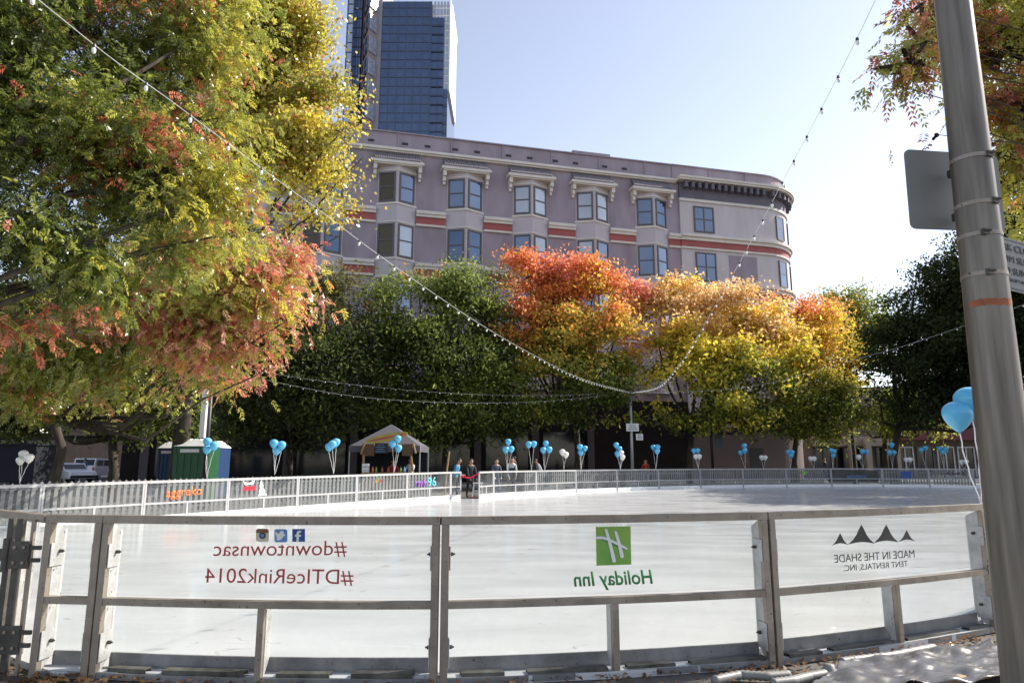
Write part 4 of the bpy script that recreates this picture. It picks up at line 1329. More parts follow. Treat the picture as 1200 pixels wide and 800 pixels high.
# ---------------------------------------------------------------- balloons
def balloon_mb(c, r):
    mb = MB()
    prof = [(0.012, -1.22), (0.10, -1.20), (0.07, -1.12), (0.22, -1.02), (0.46, -0.82), (0.70, -0.52), (0.88, -0.2), (0.985, 0.12), (1.0, 0.36), (0.93, 0.62), (0.76, 0.84), (0.5, 1.0), (0.24, 1.08), (0.01, 1.1)]
    mb.lathe(c, [(a * r, b * r) for a, b in prof], 20)
    return mb
def bunch(bal, Y, r, label, group='balloon bunches tied to the barriers', tie=None, whitecount=0):
    ctr = sum((at(x, y, Y) for x, y, _ in bal), Vector()) / len(bal)
    tz_ = tie if tie else H
    tx_ = ctr.x + random.uniform(-.08, .08)
    t = thing('balloon_bunch', label, 'balloons', (tx_, Y, tz_), group)
    kn = Vector((tx_, Y, tz_))
    for i, (x, y, c) in enumerate(bal):
        dy = random.uniform(-0.12, 0.12)
        p = at(x, y, Y + dy)
        mb = balloon_mb(p, r * random.uniform(0.93, 1.06))
        b = mb.build('balloon', M['balloon_blue'] if c == 'b' else M['balloon_white'], t, smooth=True)
        s = MB()
        q0 = p - Vector((0, 0, r * 1.2)); mid = (q0 + kn) / 2 + Vector((random.uniform(-.05, .05), 0, 0))
        pts = []
        for k in range(9):
            u = k / 8
            w = q0 * (1 - u) ** 2 + mid * 2 * u * (1 - u) + kn * u * u
            pts.append(w + Vector((0.006 * math.sin(k * 2.1), 0, 0)))
        s.tube(pts, 0.006, 4)
        s.build('ribbon', M['ribbon'], t)
LY = lambda px: (lambda a: a)(None)
def left_Y(px):
    best = None
    for k in range(0, 121):
        q = LEFT0 + (LEFT1 - LEFT0) * (k / 100 - 0.1)
        pxq = 600 + 800 * q.x / q.y * 1.017
        if best is None or abs(pxq - px) < best[0]: best = (abs(pxq - px), q.y)
    return best[1]
def far_Y(px):
    for (a, ya), (b, yb) in zip(FAR_PX, FAR_PX[1:]):
        if a <= px <= b: return ya + (yb - ya) * (px - a) / (b - a)
    return 30
BB = [
 ([(27.5, 533, 'w'), (34, 537, 'w'), (23.7, 540, 'w')], 'bunch of three white balloons by the dark booth at the far left'),
 ([(243, 518, 'b'), (251, 522.5, 'b'), (242.5, 527, 'b')], 'three light blue balloons in front of the green portable toilets'),
 ([(321, 520, 'b'), (330, 522, 'b'), (324, 528.5, 'b')], 'three light blue balloons midway between the toilets and the stall'),
 ([(385.5, 524, 'b'), (389.5, 521, 'b'), (394, 518.5, 'b')], 'three light blue balloons just left of the surfboard stall'),
 ([(460, 520.5, 'b'), (466, 514.5, 'b'), (467, 525.5, 'b')], 'three light blue balloons in front of the surfboard stall'),
 ([(595.5, 518, 'b'), (592.5, 527, 'b'), (599, 526.5, 'b')], 'three blue balloons just right of the rink entrance, above the bending man'),
 ([(619.5, 521, 'b'), (625.5, 520.5, 'b')], 'pair of blue balloons on twisted ribbons between two bunches of three'),
 ([(639.5, 520, 'b'), (636.5, 527.5, 'b'), (643.5, 527, 'b')], 'three blue balloons above the leaning figure in grey'),
 ([(659, 530, 'w'), (663, 533, 'w')], 'faint pair of white balloons left of the red tree trunk'),
 ([(679.5, 524, 'b'), (685.5, 525.5, 'b'), (680.5, 530.5, 'b')], 'three blue balloons right in front of the red tree trunk'),
 ([(722, 521.7, 'b'), (726, 526, 'b'), (723.6, 532, 'b'), (728, 531, 'w'), (729.5, 536, 'w')], 'three blue and two white balloons left of the pole with two signs'),
 ([(765.3, 524, 'b'), (770.7, 524, 'b'), (770, 529, 'b')], 'three blue balloons right of the pole with two signs'),
 ([(813, 528.3, 'b'), (817.8, 528, 'b'), (815.4, 535, 'w'), (819.5, 535, 'w')], 'two blue and two white balloons left of the black post with grey banner'),
 ([(872.3, 522.8, 'b'), (872.7, 528.2, 'b'), (867.8, 530.5, 'b')], 'three blue balloons before the blank mauve wall'),
 ([(892.5, 536.3, 'w'), (896.6, 536.3, 'w')], 'pair of white balloons before the blank mauve wall'),
 ([(923.6, 529.7, 'b'), (928.5, 530, 'b'), (927, 534, 'b')], 'three blue balloons in a heart shape by the dark doorway'),
 ([(949.8, 537.5, 'w'), (954, 537.5, 'w')], 'pair of white balloons left of the dark fence banner'),
 ([(974, 527.8, 'b'), (977.5, 529, 'b'), (976.5, 534, 'b')], 'three blue balloons above the left end of the dark fence banner'),
 ([(1006.2, 535.6, 'w'), (1010.7, 529, 'b'), (1015.5, 529.7, 'b')], 'one white and two blue balloons above the dark fence banner'),
 ([(1044.8, 521.3, 'b'), (1042.5, 530.3, 'b'), (1047.5, 530.3, 'b')], 'three blue balloons in front of the dark tree trunk at the right'),
 ([(1062, 538.6, 'w'), (1066.2, 538.6, 'w')], 'bright pair of white balloons right of the dark tree trunk'),
 ([(1079.6, 527.3, 'b'), (1084.5, 524.8, 'b')], 'pair of blue balloons in front of the pale shop door'),
 ([(1101.3, 525.5, 'b'), (1107.8, 526.6, 'b'), (1105, 530, 'b')], 'three dark blue balloons in the shade right of the pale shop door'),
 ([(1126.5, 541.7, 'w'), (1132, 541, 'w')], 'pair of white balloons directly below the big near blue balloon'),
]
for i, (bal, lab) in enumerate(BB):
    px = bal[0][0]
    Y = left_Y(px) + 0.12 if px < 545 else far_Y(px) + 0.12
    r = 0.128 if px < 300 else 0.132
    if px < 30: r = 0.10
    bunch(bal, Y, r if px < 545 else 0.145, lab, tie=H if px > 300 else H - 0.1)
bunch([(1122.5, 488, 'b'), (1137, 472, 'b')], 6.7, 0.135, 'two big light blue balloons close by, partly behind the near pole', tie=HN)

# ---------------------------------------------------------------- portable toilets
def toilet(px0, px1, Y, body, label, door=True):
    x0, x1 = xat(px0, Y), xat(px1, Y)
    w = x1 - x0; cx = (x0 + x1) / 2; dp = 1.15; Hb = 2.08
    t = thing('portable_toilet', label, 'portable toilet', (cx, Y, 0), 'portable toilets behind the left fence')
    mb = MB(); mb.box((cx, Y + dp / 2, Hb / 2 + 0.06), (w - 0.03, dp, Hb - 0.12)); 
    for k in range(5):
        mb.box((x0 + w * (k + 0.5) / 5, Y - 0.012, 1.05), (w / 5 * 0.55, 0.03, 1.5))
    mb.box((cx, Y - 0.014, 1.12), (w * 0.9, 0.034, 0.05))
    mb.build('body', body, t, bevel=0.01)
    mb = MB(); mb.box((cx, Y + dp / 2, 0.06), (w, dp + 0.1, 0.12)); mb.build('base', M['black'], t)
    mb = MB(); mb.box((cx, Y - 0.02, Hb - 0.16), (w * 0.55, 0.04, 0.12)); mb.box((cx, Y - 0.042, Hb - 0.16), (w * 0.45, 0.01, 0.02)); mb.build('vent', M['grey_plastic'], t)
    mb = MB()
    zr = Hb
    mb.hexa([(x0 - .02, Y - .04, zr), (x1 + .02, Y - .04, zr), (x1 + .02, Y + dp + .04, zr), (x0 - .02, Y + dp + .04, zr)],
            [(x0 + w * .22, Y + .25, zr + .24), (x1 - w * .22, Y + .25, zr + .24), (x1 - w * .22, Y + dp - .25, zr + .24), (x0 + w * .22, Y + dp - .25, zr + .24)])
    for k in range(3):
        mb.box((x0 + w * (0.35 + 0.15 * k), Y + dp / 2, zr + 0.26), (0.08, dp * 0.5, 0.05))
    mb.build('roof', M['grey_plastic'], t, bevel=0.02)
    mb = MB(); mb.tube([(x1 - w * 0.14, Y + dp * 0.8, Hb), (x1 - w * 0.14, Y + dp * 0.8, Hb + 0.36)], 0.05, 10); mb.build('vent_pipe', M['black'], t)
toilet(182, 203, 29.0, M['blue_plastic'], 'dark blue portable toilet at the left of the three')
toilet(200, 240, 25.2, M['green_plastic'], 'green portable toilet with white roof behind the balloons')
toilet(232, 255, 28.0, M['blue_plastic'], 'blue portable toilet partly hidden at the right of the green one')

# ---------------------------------------------------------------- posts, banners, lamp posts
def post_thing(name, label, cat, px, Y, z1, r, material, group=None):
    x = xat(px, Y)
    t = thing(name, label, cat, (x, Y, 0), group)
    mb = MB(); mb.tube([(x, Y, 0), (x, Y, z1)], [r, r * 0.8], 12); mb.build('shaft', material, t, smooth=True)
    mb = MB(); mb.lathe((x, Y, 0), [(r * 1.9, 0), (r * 1.9, 0.1), (r * 1.3, 0.3), (r * 1.05, 0.35)], 12); mb.build('base', material, t)
    return t, x
t, x = post_thing('banner_post', 'black lamp post with narrow white banner beside the green toilet', 'lamp post', 239.5, 23.0, 4.6, 0.085, M['black'])
zz0, zz1 = at(239, 513, 23).z, at(239, 457, 23).z
mb = MB(); mb.box((x - 0.11, 22.95, (zz0 + zz1) / 2), (0.17, 0.35, zz1 - zz0)); mb.build('banner', M['white_paint'], t)
mb = MB(); mb.box((x - 0.08, 22.95, zz1 + .02), (0.22, 0.03, 0.03)); mb.box((x - 0.08, 22.95, zz0 - .02), (0.22, 0.03, 0.03)); mb.build('bracket', M['black'], t)
mb = MB(); mb.lathe((x, 23, 4.6), [(0.06, 0), (0.16, 0.08), (0.2, 0.25), (0.17, 0.42), (0.05, 0.52)], 14); mb.build('lamp_globe', M['white_paint'], t, smooth=True)
POLE = Vector((xat(741, 41.0, 500), 41.0))
t, x = post_thing('sign_post', 'slim silver pole with two small white signs behind the far barrier', 'sign post', 741.5, 42.2, 5.75, 0.1, M['far_frame'])
for (a, b, c, d_, n_) in ((734, 496, 748.5, 505, ('NO PARKING', 'EVENT')), (745.5, 508, 753.5, 515.5, ('ICE', 'RINK'))):
    p0 = at(a, d_, 41.95); p1_ = at(c, b, 41.95)
    mb = MB(); mb.box(((p0.x + p1_.x) / 2, 41.97, (p0.z + p1_.z) / 2), (p1_.x - p0.x, 0.02, p1_.z - p0.z)); s_ = mb.build('sign_plate', M['white_paint'], t)
    mb = MB(); W_ = p1_.x - p0.x; H_ = p1_.z - p0.z
    for k in range(3):
        mb.box(((p0.x + p1_.x) / 2, 41.955, p0.z + H_ * (0.25 + 0.25 * k)), (W_ * (0.7 - 0.12 * k), 0.006, H_ * 0.08))
    mb.build('print_line', M['decal_grey'], s_)
mb = MB(); mb.tube([(x - 0.9, 42.2, 5.1), (x, 42.2, 5.1)], 0.02, 6); mb.build('arm', M['far_frame_grey'], t)
t, x = post_thing('street_lamp', 'thin black post with grey green banner before the blank mauve wall', 'lamp post', 836, 45.5, 6.0, 0.11, M['black'])
p0 = at(838.5, 525, 45.4); p1_ = at(846, 499, 45.4)
mb = MB(); mb.box(((p0.x + p1_.x) / 2, 45.4, (p0.z + p1_.z) / 2), (p1_.x - p0.x, 0.02, p1_.z - p0.z)); mb.build('banner', mat('grey_green_banner', (0.10, 0.14, 0.14), 0.8), t)
mb = MB(); mb.lathe((x, 45.5, 6.0), [(0.08, 0), (0.22, 0.1), (0.25, 0.35), (0.2, 0.55), (0.04, 0.65)], 14); mb.build('lamp_globe', M['white_paint'], t, smooth=True)
t, x = post_thing('street_lamp', 'black post without banner above the dark fence banner', 'lamp post', 1003, 47, 5.2, 0.11, M['black'])
mb = MB(); mb.lathe((x, 47, 5.2), [(0.08, 0), (0.22, 0.1), (0.25, 0.35), (0.2, 0.55), (0.04, 0.65)], 14); mb.build('lamp_globe', M['white_paint'], t, smooth=True)

# ---------------------------------------------------------------- string lights
P741 = at(741, 459, 41.0)
def string(pix, other, label, d=0.6, bulbr=0.026, end=None, maxb=98):
    """pix: points of the cable in the photograph; the cable hangs in the upright plane through the silver pole and 'other'"""
    A = (P741.x, P741.y)
    P = [in_plane(x, y, A, other) for x, y in pix]
    # smooth through a spline
    Q = []
    for i in range(len(P) - 1):
        p0 = P[max(i - 1, 0)]; p1 = P[i]; p2 = P[i + 1]; p3 = P[min(i + 2, len(P) - 1)]
        for k in range(8):
            t = k / 8
            Q.append(0.5 * ((2 * p1) + (p2 - p0) * t + (2 * p0 - 5 * p1 + 4 * p2 - p3) * t * t + (3 * p1 - p0 - 3 * p2 + p3) * t ** 3))
    Q.append(P[-1])
    t = thing('string_lights', label, 'string lights', Q[0], 'strings of round bulbs hung over the rink')
    mb = MB(); mb.tube(Q, 0.0036, 5); mb.build('cable', M['wire'], t)
    s = 0.1; nb = 0
    proto = None
    for i in range(len(Q) - 1):
        L = (Q[i + 1] - Q[i]).length
        while s < L and nb < maxb:
            c = Q[i].lerp(Q[i + 1], s / L)
            if proto is None:
                m1 = MB(); m1.lathe((0, 0, -0.05), [(0.004, -0.036), (0.013, -0.03), (0.019, -0.012), (0.018, 0.008), (0.010, 0.03)], 10)
                me = m1.build('bulb', M['bulb'], None, smooth=True, world=False)
                m2 = MB(); m2.lathe((0, 0, -0.02), [(0.015, -0.012), (0.018, 0.0), (0.016, 0.025), (0.006, 0.03)], 8)
                so = m2.build('socket', M['socket'], None, world=False)
                me.parent = t; so.parent = me
                me.location = c - Q[0]
                proto = me
            else:
                b = proto.copy(); COL.objects.link(b); b.parent = t; b.location = c - Q[0]
                so = proto.children[0].copy(); COL.objects.link(so); so.parent = b
            nb += 1
            s += d
        s -= L
    return t
string([(-60, -95), (0, -35), (45, 0), (130, 68), (200, 118), (244, 151), (317, 205), (379, 250), (440, 296), (500, 338), (560, 378), (620, 413), (680, 443), (725, 456), (741, 459)], (-3.9, 5.46),
       'long string of bulbs crossing from the top left corner down to the silver pole')
string([(1062, -90), (1037, -30), (1026, 0), (992, 70), (956, 140), (924, 200), (900, 246), (873, 296), (845, 346), (815, 398), (795, 428), (770, 453), (741, 459)], (3.8, 6.7),
       'string of bulbs dropping steeply from the top right sky to the silver pole')
string([(290, 432), (340, 441), (400, 449), (480, 457), (560, 462), (650, 463), (741, 459)], (-12, 33), 'upper of two near level strings in front of the dark trees on the left')
string([(290, 440), (335, 450), (400, 462), (470, 469), (560, 472), (650, 469), (741, 459)], (-12.5, 30), 'lower of two near level strings in front of the dark trees on the left')
string([(741, 459), (790, 459), (850, 456), (910, 447), (960, 433), (1010, 419), (1060, 405), (1120, 385), (1170, 368), (1230, 345)], (18.2, 28), 'string of bulbs rising gently from the silver pole to the right pole')

# ---------------------------------------------------------------- surfboard stall tent
TYY = 29.6
st = thing('stall_tent', 'white canopy tent stall with thatch sides and yellow surfboard sign', 'market stall', (xat(451, TYY), TYY, 0))
xl, xr = xat(409.5, TYY, 525), xat(492, TYY, 525)
ze = at(451, 522, TYY).z; za = at(447, 498, TYY).z
yf, yb = TYY, TYY + 3.0
ap = Vector(((xl + xr) / 2, TYY + 1.5, za + 0.12))
mb = MB()
cs = [(xl, yf, ze), (xr, yf, ze), (xr, yb, ze), (xl, yb, ze)]
for k in range(4):
    a, b = Vector(cs[k]), Vector(cs[(k + 1) % 4])
    mb.poly([a, b, ap])
    mb.poly([a - Vector((0, 0, .26)), b - Vector((0, 0, .26)), b, a])
o = mb.build('canopy', M['canvas'], st); o.modifiers.new('s', 'SOLIDIFY').thickness = 0.01
for c in cs:
    mb = MB(); mb.tube([(c[0] * 1.0, c[1] + (0.03 if c[1] == yf else -0.03), 0), (c[0], c[1] + (0.03 if c[1] == yf else -0.03), ze)], 0.028, 8); mb.build('leg', M['far_frame_grey'], st)
mb = MB(); mb.box(((xl + xr) / 2, yb - 0.1, ze / 2), (xr - xl - .1, 0.02, ze - .1)); mb.build('back_sheet', M['container'], st)
for (a, b) in ((424, 438), (471, 483)):
    p0, p1_ = xat(a, TYY - .1, 530), xat(b, TYY - .1, 530)
    mb = MB(); mb.box(((p0 + p1_) / 2, TYY - 0.02, at(430, 527, TYY).z), (p1_ - p0, 0.12, 0.5)); mb.build('thatch', M['thatch'], st)
for (a, y0_, b, y1_) in ((423, 532, 427, 519), (484, 519, 487, 531), (425, 552, 426, 533), (481.5, 534, 484, 552)):
    mb = MB(); mb.tube([at(a, y0_, TYY - .12), at(b, y1_, TYY - .12)], 0.045, 8); mb.build('bamboo_pole', M['bamboo'], st)
mb = MB(); p0, p1_ = at(425, 549, TYY - .3), at(485, 547, TYY - .3)
mb.box(((p0.x + p1_.x) / 2, TYY - .3, 1.05), (p1_.x - p0.x, 0.5, 0.06)); mb.box(((p0.x + p1_.x) / 2, TYY - .2, .5), (p1_.x - p0.x - .1, 0.05, 1.02)); mb.build('counter', M['bamboo'], st)
p0, p1_ = at(439, 531, TYY - .05), at(455, 519, TYY - .05)
mb = MB(); mb.box(((p0.x + p1_.x) / 2, TYY - .03, (p0.z + p1_.z) / 2), (p1_.x - p0.x, 0.03, p1_.z - p0.z)); mn = mb.build('menu_board', M['black'], st)
mb = MB()
for k in range(4): mb.box(((p0.x + p1_.x) / 2 - 0.05, TYY - .05, p1_.z - .08 - .09 * k), ((p1_.x - p0.x) * (0.7 if k % 2 else 0.5), 0.006, 0.02))
mb.build('menu_lines', M['decal_sky'], mn)
# surfboard
s0 = at(429, 517.5, TYY - .2); s1 = at(478, 507.5, TYY - .2)
ex_ = (s1 - s0); L_ = ex_.length; ex_.normalize(); ey_ = Vector((-ex_.z, 0, ex_.x))
prof = [(L_ * (0.5 - 0.5 * math.cos(math.pi * k / 12)), -0.155 * math.sin(math.pi * k / 12) ** 0.7) for k in range(13)] + [(L_ * (0.5 - 0.5 * math.cos(math.pi * k / 12)), 0.155 * math.sin(math.pi * k / 12) ** 0.7) for k in range(11, 0, -1)]
mb = MB(); mb.prism(prof, lambda u, v, w: s0 + ex_ * u + ey_ * v + Vector((0, 1, 0)) * w * 0.03, -1, 1)
sf = mb.build('surfboard', M['surf'], st)
mb = MB(); mb.prism([(u * 0.9 + L_ * 0.05, v * 0.25) for u, v in prof], lambda u, v, w: s0 + ex_ * u + ey_ * v + Vector((0, 1, 0)) * w, -0.036, -0.031); mb.build('stripe', M['decal_red'], sf)
for k, (px_, mm) in enumerate(((431, 'decal_white'), (437, 'decal_orange'), (441, 'decal_lime'), (448, 'decal_red'), (455, 'decal_red'), (470, 'decal_lime'), (474, 'decal_sky'))):
    c = at(px_, 546, TYY - .3); mb = MB(); mb.lathe((c.x, c.y, 1.081), [(0.04, 0), (0.05, 0.08), (0.035, 0.16), (0.012, 0.2), (0.012, 0.24)], 10)
    o = mb.build('syrup_bottle', M[mm], None, smooth=True)
    tag(o, '%s syrup bottle on the stall counter, counted from the left' % ORD[k], 'bottle', 'bottles on the stall counter')
for k, y_ in enumerate((541, 544.5)):
    p0 = at(425, y_ + 1.5, TYY - .35); p1_ = at(433, y_ - 1.5, TYY - .35)
mb = MB(); p0 = at(425, 546, TYY - .3); p1_ = at(433, 538.5, TYY - .3)
mb.box(((p0.x + p1_.x) / 2, TYY - .33, 1.24), (p1_.x - p0.x, 0.18, 0.12)); mb.box(((p0.x + p1_.x) / 2, TYY - .33, 1.385), (p1_.x - p0.x, 0.18, 0.12)); mb.box(((p0.x + p1_.x) / 2, TYY - .33, 1.13), (p1_.x - p0.x, 0.1, 0.09))
o = mb.build('cup_rack', M['white_paint']); tag(o, 'small white rack of cups at the left end of the stall counter', 'rack')

# ---------------------------------------------------------------- rink entrance bits
Rr0 = Vector((gap_l.x, gap_l.y, 0.98)); Rr1 = Vector((FAR[0][0], FAR[0][1], 1.1))
mb = MB()
pts = [Rr0.lerp(Rr1, k / 12) - Vector((0, 0, 0.13 * math.sin(math.pi * k / 12) + 0.02)) for k in range(13)]
mb.tube(pts, [0.032 + 0.01 * math.sin(k * 1.7) for k in range(13)], 8)
o = mb.build('red_ribbon', M['red_cloth'], None, smooth=True); tag(o, 'red cloth ribbon tied across the rink entrance', 'ribbon')
mb = MB(); q = [at(556, 583, 28.9), at(561, 583, 28.9)]
cx = xat(559.0, 29.3)
mt = MB(); mt.box((xat(556, 29.2), 29.6, 0.03), (0.45, 1.0, 0.04)); o = mt.build('red_mat', M['dark_red'], None, bevel=0.01); tag(o, 'red mat on the ground inside the rink entrance', 'mat')
stl = thing('white_stool', 'small white plastic step stool in the rink entrance', 'stool', (cx, 29.9, 0))
mb = MB(); mb.box((cx, 29.9, 0.62), (0.42, 0.32, 0.05)); mb.build('seat', M['white_paint'], stl, bevel=0.01)
for sx in (-1, 1):
    for sy in (-1, 1):
        mb = MB(); mb.tube([(cx + sx * .23, 29.9 + sy * .17, 0), (cx + sx * .16, 29.9 + sy * .12, 0.6)], 0.025, 6); mb.build('leg', M['white_paint'], stl)
mb = MB(); mb.box((cx, 29.76, 0.3), (0.4, 0.03, 0.05)); mb.build('crossbar', M['white_paint'], stl)
mb = MB(); mb.tube([at(523.5, 552, 28.8), at(526.5, 528.5, 28.8)], 0.035, 8); 
a = at(523.5, 552, 28.8); mb.tube([a, Vector((a.x - 0.08, a.y, 0))], 0.035, 8)
o = mb.build('wooden_stake', M['wood']); tag(o, 'bare wooden stake standing behind the end of the left barriers', 'stake')

# ---------------------------------------------------------------- people
def person(px, Y, label, shirt, pants, skin, lean=0.0, face=-90, arms='down', h=1.7, ground=0.0, hair_m=None, crouch=0.0, apron=None, stride=0.06):
    """one continuous skinned body; face: heading in degrees (0 = +X, -90 = towards the camera)"""
    x = xat(px, Y)
    t = thing('person', label, 'person', (x, Y, ground))
    k = h / 1.72
    hd = R(face); f = Vector((math.cos(hd), math.sin(hd), 0)); s = Vector((-f.y, f.x, 0)); up = Vector((0, 0, 1))
    def W(fr, sd, z): return f * fr * k + s * sd * k + up * z * k
    ca, sa = math.cos(lean), math.sin(lean)
    hip = 0.93 - crouch
    def T(fr, sd, z):   # torso point, z measured from the hip
        return W(fr * ca + z * sa - crouch * 0.2, sd, hip + z * ca - fr * sa)
    V = []; E = []; Rd = []
    def add(p, r, par=None):
        V.append(tuple(p)); Rd.append(r * k)
        if par is not None: E.append((par, len(V) - 1))
        return len(V) - 1
    pel = add(T(0, 0, 0), 0.145)
    sp1 = add(T(0.0, 0, 0.18), 0.128, pel)
    ch = add(T(0.0, 0, 0.36), 0.142, sp1)
    sh_ = add(T(0.0, 0, 0.49), 0.10, ch)
    nk = add(T(0.015, 0, 0.575), 0.055, sh_)
    h0 = add(T(0.03, 0, 0.64), 0.075, nk)
    h1 = add(T(0.03, 0, 0.73), 0.098, h0)
    h2 = add(T(0.02, 0, 0.79), 0.07, h1)
    for sg in (-1, 1):
        a = add(T(0, sg * 0.19, 0.46), 0.062, sh_)
        if arms == 'down': e_, w_, hn = T(-0.02, sg * 0.24, 0.19), T(0.06, sg * 0.25, -0.04), T(0.09, sg * 0.25, -0.13)
        elif arms == 'fwd': e_, w_, hn = T(0.06, sg * 0.24, 0.20), T(0.30, sg * 0.17, 0.16), T(0.38, sg * 0.14, 0.16)
        else: e_, w_, hn = T(0.16, sg * 0.22, 0.20), T(0.30, sg * 0.18, 0.0), T(0.36, sg * 0.16, -0.07)
        b = add(e_, 0.044, a); c = add(w_, 0.029, b); d2 = add(hn, 0.036, c)
        fd = (Vector(hn) - Vector(w_)).normalized()
        for q in range(3):
            o2 = s * (0.022 * (q - 1))
            add(Vector(hn) + fd * 0.075 * k + o2 * k, 0.011, d2)
        add(Vector(hn) + fd * 0.03 * k - s * 0.045 * k * sg, 0.011, d2)
        kk = 0.49 - crouch * 0.45
        st_ = sg * stride
        lg = add(W(-crouch * 0.2 + 0.0, sg * 0.095, hip - 0.10), 0.098, pel)
        kn_ = add(W(0.03 + st_ + crouch * 0.7, sg * 0.11, kk), 0.062, lg)
        an = add(W(-0.02 + st_ * 1.6, sg * 0.115, 0.09), 0.042, kn_)
        hl = add(W(0.04 + st_ * 1.6, sg * 0.12, 0.045), 0.045, an)
        add(W(0.17 + st_ * 1.6, sg * 0.13, 0.035), 0.036, hl)
    me = bpy.data.meshes.new('body')
    me.from_pydata(V, E, [])
    ob = bpy.data.objects.new('body', me)
    COL.objects.link(ob)
    sk = ob.modifiers.new('skin', 'SKIN')
    ly = me.skin_vertices[0].data
    for i, r in enumerate(Rd): ly[i].radius = (r, r * (0.8 if i in (pel, sp1, ch) else 1.0)) if False else (r, r)
    ly[0].use_root = True
    sb_ = ob.modifiers.new('sub', 'SUBSURF'); sb_.levels = 2; sb_.render_levels = 2
    bpy.context.view_layer.update()
    me2 = bpy.data.meshes.new_from_object(ob.evaluated_get(bpy.context.evaluated_depsgraph_get()))
    ob.modifiers.clear(); ob.data = me2
    for mm in (skin, shirt, pants, M['black']):
        me2.materials.append(mm)
    tc_ = T(0, 0, 0.53)
    handpts = [Vector(V[i]) for i in range(len(V)) if abs(Rd[i] - 0.036 * k) < 1e-6 or abs(Rd[i] - 0.011 * k) < 1e-6]
    for p in me2.polygons:
        c = p.center
        q = 0
        zt = (c - T(0, 0, 0)).dot((T(0, 0, 1) - T(0, 0, 0)).normalized())
        if c.z < 0.085 * k: q = 3
        elif zt < 0.0 * k and c.z < (hip + 0.02) * k: q = 2
        elif zt < 0.52 * k: q = 1
        if any((c - hp).length < 0.06 * k for hp in handpts if hp.z > 0.3 * k): q = 0
        p.material_index = q; p.use_smooth = True
    ob.parent = t
    # hair cap and face details
    hc = T(0.02, 0, 0.725)
    mb = MB()
    for i in range(7):
        for j in range(12):
            pass
    rr = 0.112 * k
    rings = []
    for i in range(6):
        ph = R(90 - i * 19)
        ring = []
        for j in range(14):
            th = 2 * math.pi * j / 14
            dirv = f * (math.cos(th) * math.cos(ph)) + s * (math.sin(th) * math.cos(ph)) + up * math.sin(ph)
            lim = 1.0
            drop = 0
            if math.cos(th) > 0.3 and i > 3: dirv = f * (math.cos(th) * math.cos(R(35))) + s * (math.sin(th) * math.cos(R(35))) + up * math.sin(R(35))
            ring.append(hc + dirv * rr * (1.0 + 0.03 * math.sin(j * 3 + i)))
        rings.append(ring)
    i0 = 0
    for ring in rings: mb.v += [tuple(p) for p in ring]
    for i in range(5):
        for j in range(14):
            j2 = (j + 1) % 14
            mb.f.append((i * 14 + j, i * 14 + j2, (i + 1) * 14 + j2, (i + 1) * 14 + j)); mb.mi.append(0)
    ho = mb.build('hair', hair_m or M['hair'], t, smooth=True, world=False)
    mb = MB()
    for sg in (-1, 1):
        mb = MB(); e = T(0.118, sg * 0.034, 0.715); mb.lathe(e - Vector((0, 0, 0.008)), [(0.002, 0), (0.01, 0.004), (0.01, 0.012), (0.002, 0.016)], 8)
        mb.build('eye', M['black'], t, world=False)
    mb = MB(); nz = T(0.128, 0, 0.69); mb.tube([T(0.11, 0, 0.725), T(0.138, 0, 0.685), T(0.11, 0, 0.675)], [0.008, 0.016, 0.012], 8)
    mb.build('nose', skin, t, smooth=True, world=False)
    for sg in (-1, 1):
        mb = MB(); mb.tube([T(0.02, sg * 0.095, 0.66), T(0.01, sg * 0.108, 0.70), T(0.015, sg * 0.1, 0.73)], [0.01, 0.017, 0.01], 6); mb.build('ear', skin, t, smooth=True, world=False)
    mb = MB(); mb.tube([T(0.118, -0.022, 0.655), T(0.125, 0, 0.653), T(0.118, 0.022, 0.655)], 0.006, 6); mb.build('mouth', M['decal_red'], t, world=False)
    if apron:
        mb = MB()
        b4 = [T(0.15, -0.15, -0.28), T(0.15, 0.15, -0.28), T(0.16, 0.13, 0.36), T(0.16, -0.13, 0.36)]
        mb.hexa(b4, [Vector(p) + f * 0.012 for p in b4]); mb.build('apron', apron, t, world=False)
    return t
C = {n: mat('cloth_' + n, c, 0.85, 0, 0.1, 8) for n, c in dict(blue=(0.07, 0.28, 0.42), dark=(0.03, 0.032, 0.04), navy=(0.04, 0.05, 0.09), grey=(0.32, 0.32, 0.36), green=(0.09, 0.12, 0.05), jeans=(0.06, 0.09, 0.16), red=(0.40, 0.05, 0.04), white=(0.6, 0.6, 0.6), slate=(0.08, 0.10, 0.13)).items()}
person(533, 29.8, 'person in a light blue shirt leaning forward left of the entrance', C['blue'], C['dark'], M['skin_a'], lean=0.25, face=-10, arms='fwd', h=1.66)
person(551, 30.2, 'person in dark clothes standing in the rink entrance behind the ribbon', C['dark'], C['dark'], M['skin_a'], lean=0.1, face=-60, arms='reach', h=1.62)
person(581, 32.4, 'person in a slate sweater behind the first far barrier', C['slate'], C['jeans'], M['skin_b'], lean=0.12, face=-70, h=1.62, arms='reach')
person(598.5, 33.2, 'person with white collar and black apron bending behind the barrier', C['white'], C['dark'], M['skin_b'], lean=0.35, face=-75, arms='reach', h=1.74, apron=C['dark'])
person(603, 36.5, 'person in an olive shirt standing behind the apron wearer', C['green'], C['jeans'], M['skin_a'], face=200, h=1.78)
person(635, 35.4, 'person in a grey shirt leaning to the left beyond the far barrier', C['grey'], C['jeans'], M['skin_a'], lean=0.45, face=185, arms='fwd', h=1.7)
person(481, 30.9, 'vendor in a pale shirt behind the counter of the surfboard stall', C['white'], C['dark'], M['skin_a'], face=-120, arms='reach', h=1.66)
person(461, 31.2, 'vendor in a red shirt in the middle of the surfboard stall', C['red'], C['dark'], M['skin_b'], face=-80, arms='reach', h=1.6)
